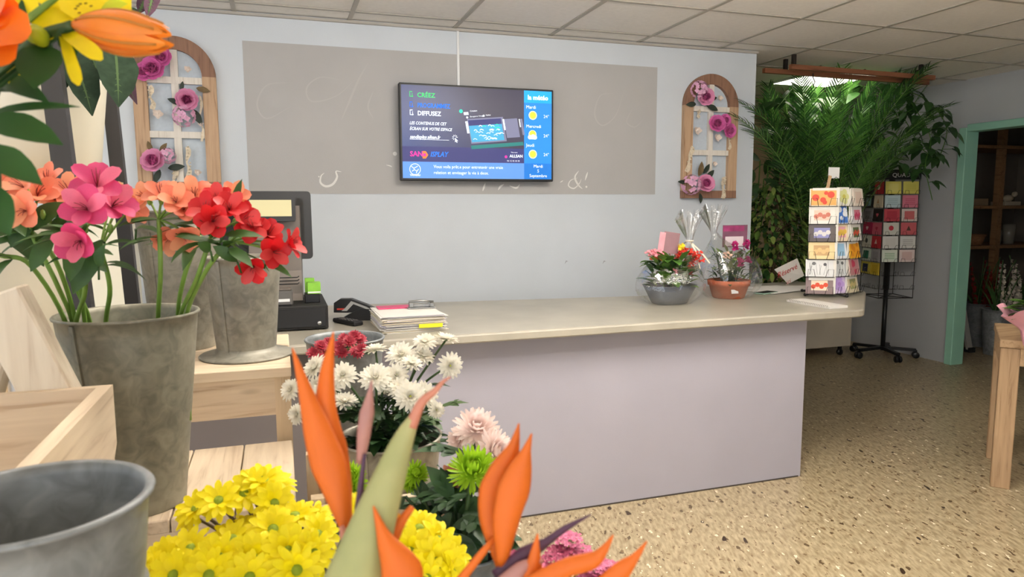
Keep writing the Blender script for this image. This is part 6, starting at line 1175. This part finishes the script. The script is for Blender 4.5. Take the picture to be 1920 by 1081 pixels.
strel('bird of paradise with two tall crossed orange petals left of centre', [
    ('petal', so_, [(655, 1015, D), (635, 930, D), (603, 830, D), (578, 750, D), (548, 652, D)], [.004, .014, .0225, .017, .009, .001], .006),
    ('petal', so_, [(652, 1010, D+.01), (634, 900, D+.015), (612, 800, D+.01), (612, 710, D+.01), (625, 622, D)], [.004, .016, .022, .014, .009, .001], .006),
    ('tongue', sp_, [(668, 1030, D-.01), (672, 960, D-.01), (680, 880, D-.01), (684, 850, D-.01)], [.006, .0055, .003, .002], .004),
    ('bract', sm_, [(676, 868, D-.005), (684, 800, D-.01), (692, 750, D-.01), (697, 712, D-.01)], [.005, .0085, .009, .004, .001], .004),
    ('sheath_edge', spk, [(660, 1100, D-.01), (655, 1040, D-.01), (640, 985, D-.005)], [.014, .01, .003], .006)], [(700, 1500, .47), (680, 1250, .46), (665, 1110, .45)])
strel('bird of paradise with a pale green beak pointing up to the right', [
    ('sheath', sg_, [(655, 1120, D-.02), (690, 1010, D-.02), (728, 900, D-.015), (758, 820, D-.01), (782, 772, D-.01)], [.04, .030, .021, .013, .005], .018),
    ('sheath_tip', spk, [(770, 800, D-.01), (790, 755, D-.01), (815, 733, D-.01), (830, 716, D-.01), (845, 706, D-.01)], [.008, .006, .004, .0025, .001], .004),
    ('petal', so_, [(772, 1130, D-.03), (748, 1060, D-.03), (722, 1010, D-.03), (700, 948, D-.03)], [.016, .026, .016, .007, .001], .006),
    ('petal', so_, [(722, 1050, D-.005), (738, 1000, D-.005), (756, 972, D-.005), (773, 950, D-.005)], [.008, .010, .006, .004], .004),
    ('petal', [mat('strelitzia_yellow', S(240, 180, 40), .45)], [(728, 1020, D), (738, 985, D), (748, 962, D)], [.007, .006, .002], .004)], [(760, 1500, .46), (700, 1300, .45), (650, 1130, .43)])
strel('bird of paradise with the broad orange petals on the right and a dark pointed tongue', [
    ('petal', so_, [(938, 1060, D), (925, 960, D), (940, 890, D), (962, 840, D), (973, 793, D)], [.006, .018, .024, .016, .007, .001], .006),
    ('petal', so_, [(942, 1060, D-.01), (950, 970, D-.012), (972, 890, D-.01), (985, 850, D-.01), (997, 812, D-.01)], [.006, .017, .022, .014, .006, .001], .006),
    ('petal', so_, [(845, 1110, D-.01), (880, 1066, D-.01), (905, 1035, D-.01), (930, 1005, D-.005)], [.007, .006, .005, .003], .004),
    ('petal', so_, [(1000, 1110, D-.02), (1002, 1050, D-.02), (1008, 1000, D-.02)], [.018, .009, .001], .005),
    ('petal', so_, [(1000, 1100, D-.03), (1060, 1065, D-.03), (1110, 1050, D-.03), (1132, 1030, D-.03), (1150, 1002, D-.03)], [.016, .012, .011, .006, .001], .005),
    ('petal', so_, [(1120, 1120, D-.03), (1165, 1070, D-.03), (1190, 1045, D-.03), (1213, 1014, D-.03)], [.02, .013, .006, .001], .005),
    ('tongue', sp_, [(930, 1080, D-.01), (985, 1040, D-.01), (1025, 1015, D-.01), (1060, 990, D-.01), (1108, 964, D-.01)], [.009, .012, .006, .0045, .001], .006),
    ('bract', sm_, [(935, 1110, D-.02), (980, 1065, D-.02), (1020, 1050, D-.02)], [.016, .01, .002], .006)], [(850, 1500, .46), (900, 1250, .45), (930, 1100, .44)])

# thin petals and leaves let some light through
for nm, m in MATS.items():
    k = .35 if any(w_ in nm for w_ in ('petal', 'alst_', 'lily_', 'peach_rose')) else (.22 if any(w_ in nm for w_ in ('leaf', 'palm_g', 'palm_d')) and 'silk' not in nm else 0)
    if not k: continue
    n, l = nt(m); p = n['Principled BSDF']; out = n['Material Output']; tr = n.new('ShaderNodeBsdfTranslucent'); mx = n.new('ShaderNodeMixShader'); mx.inputs[0].default_value = k
    src = p.inputs['Base Color']
    if src.is_linked: l.new(src.links[0].from_socket, tr.inputs[0])
    else: tr.inputs[0].default_value = src.default_value
    l.new(p.outputs[0], mx.inputs[1]); l.new(tr.outputs[0], mx.inputs[2]); l.new(mx.outputs[0], out.inputs[0])
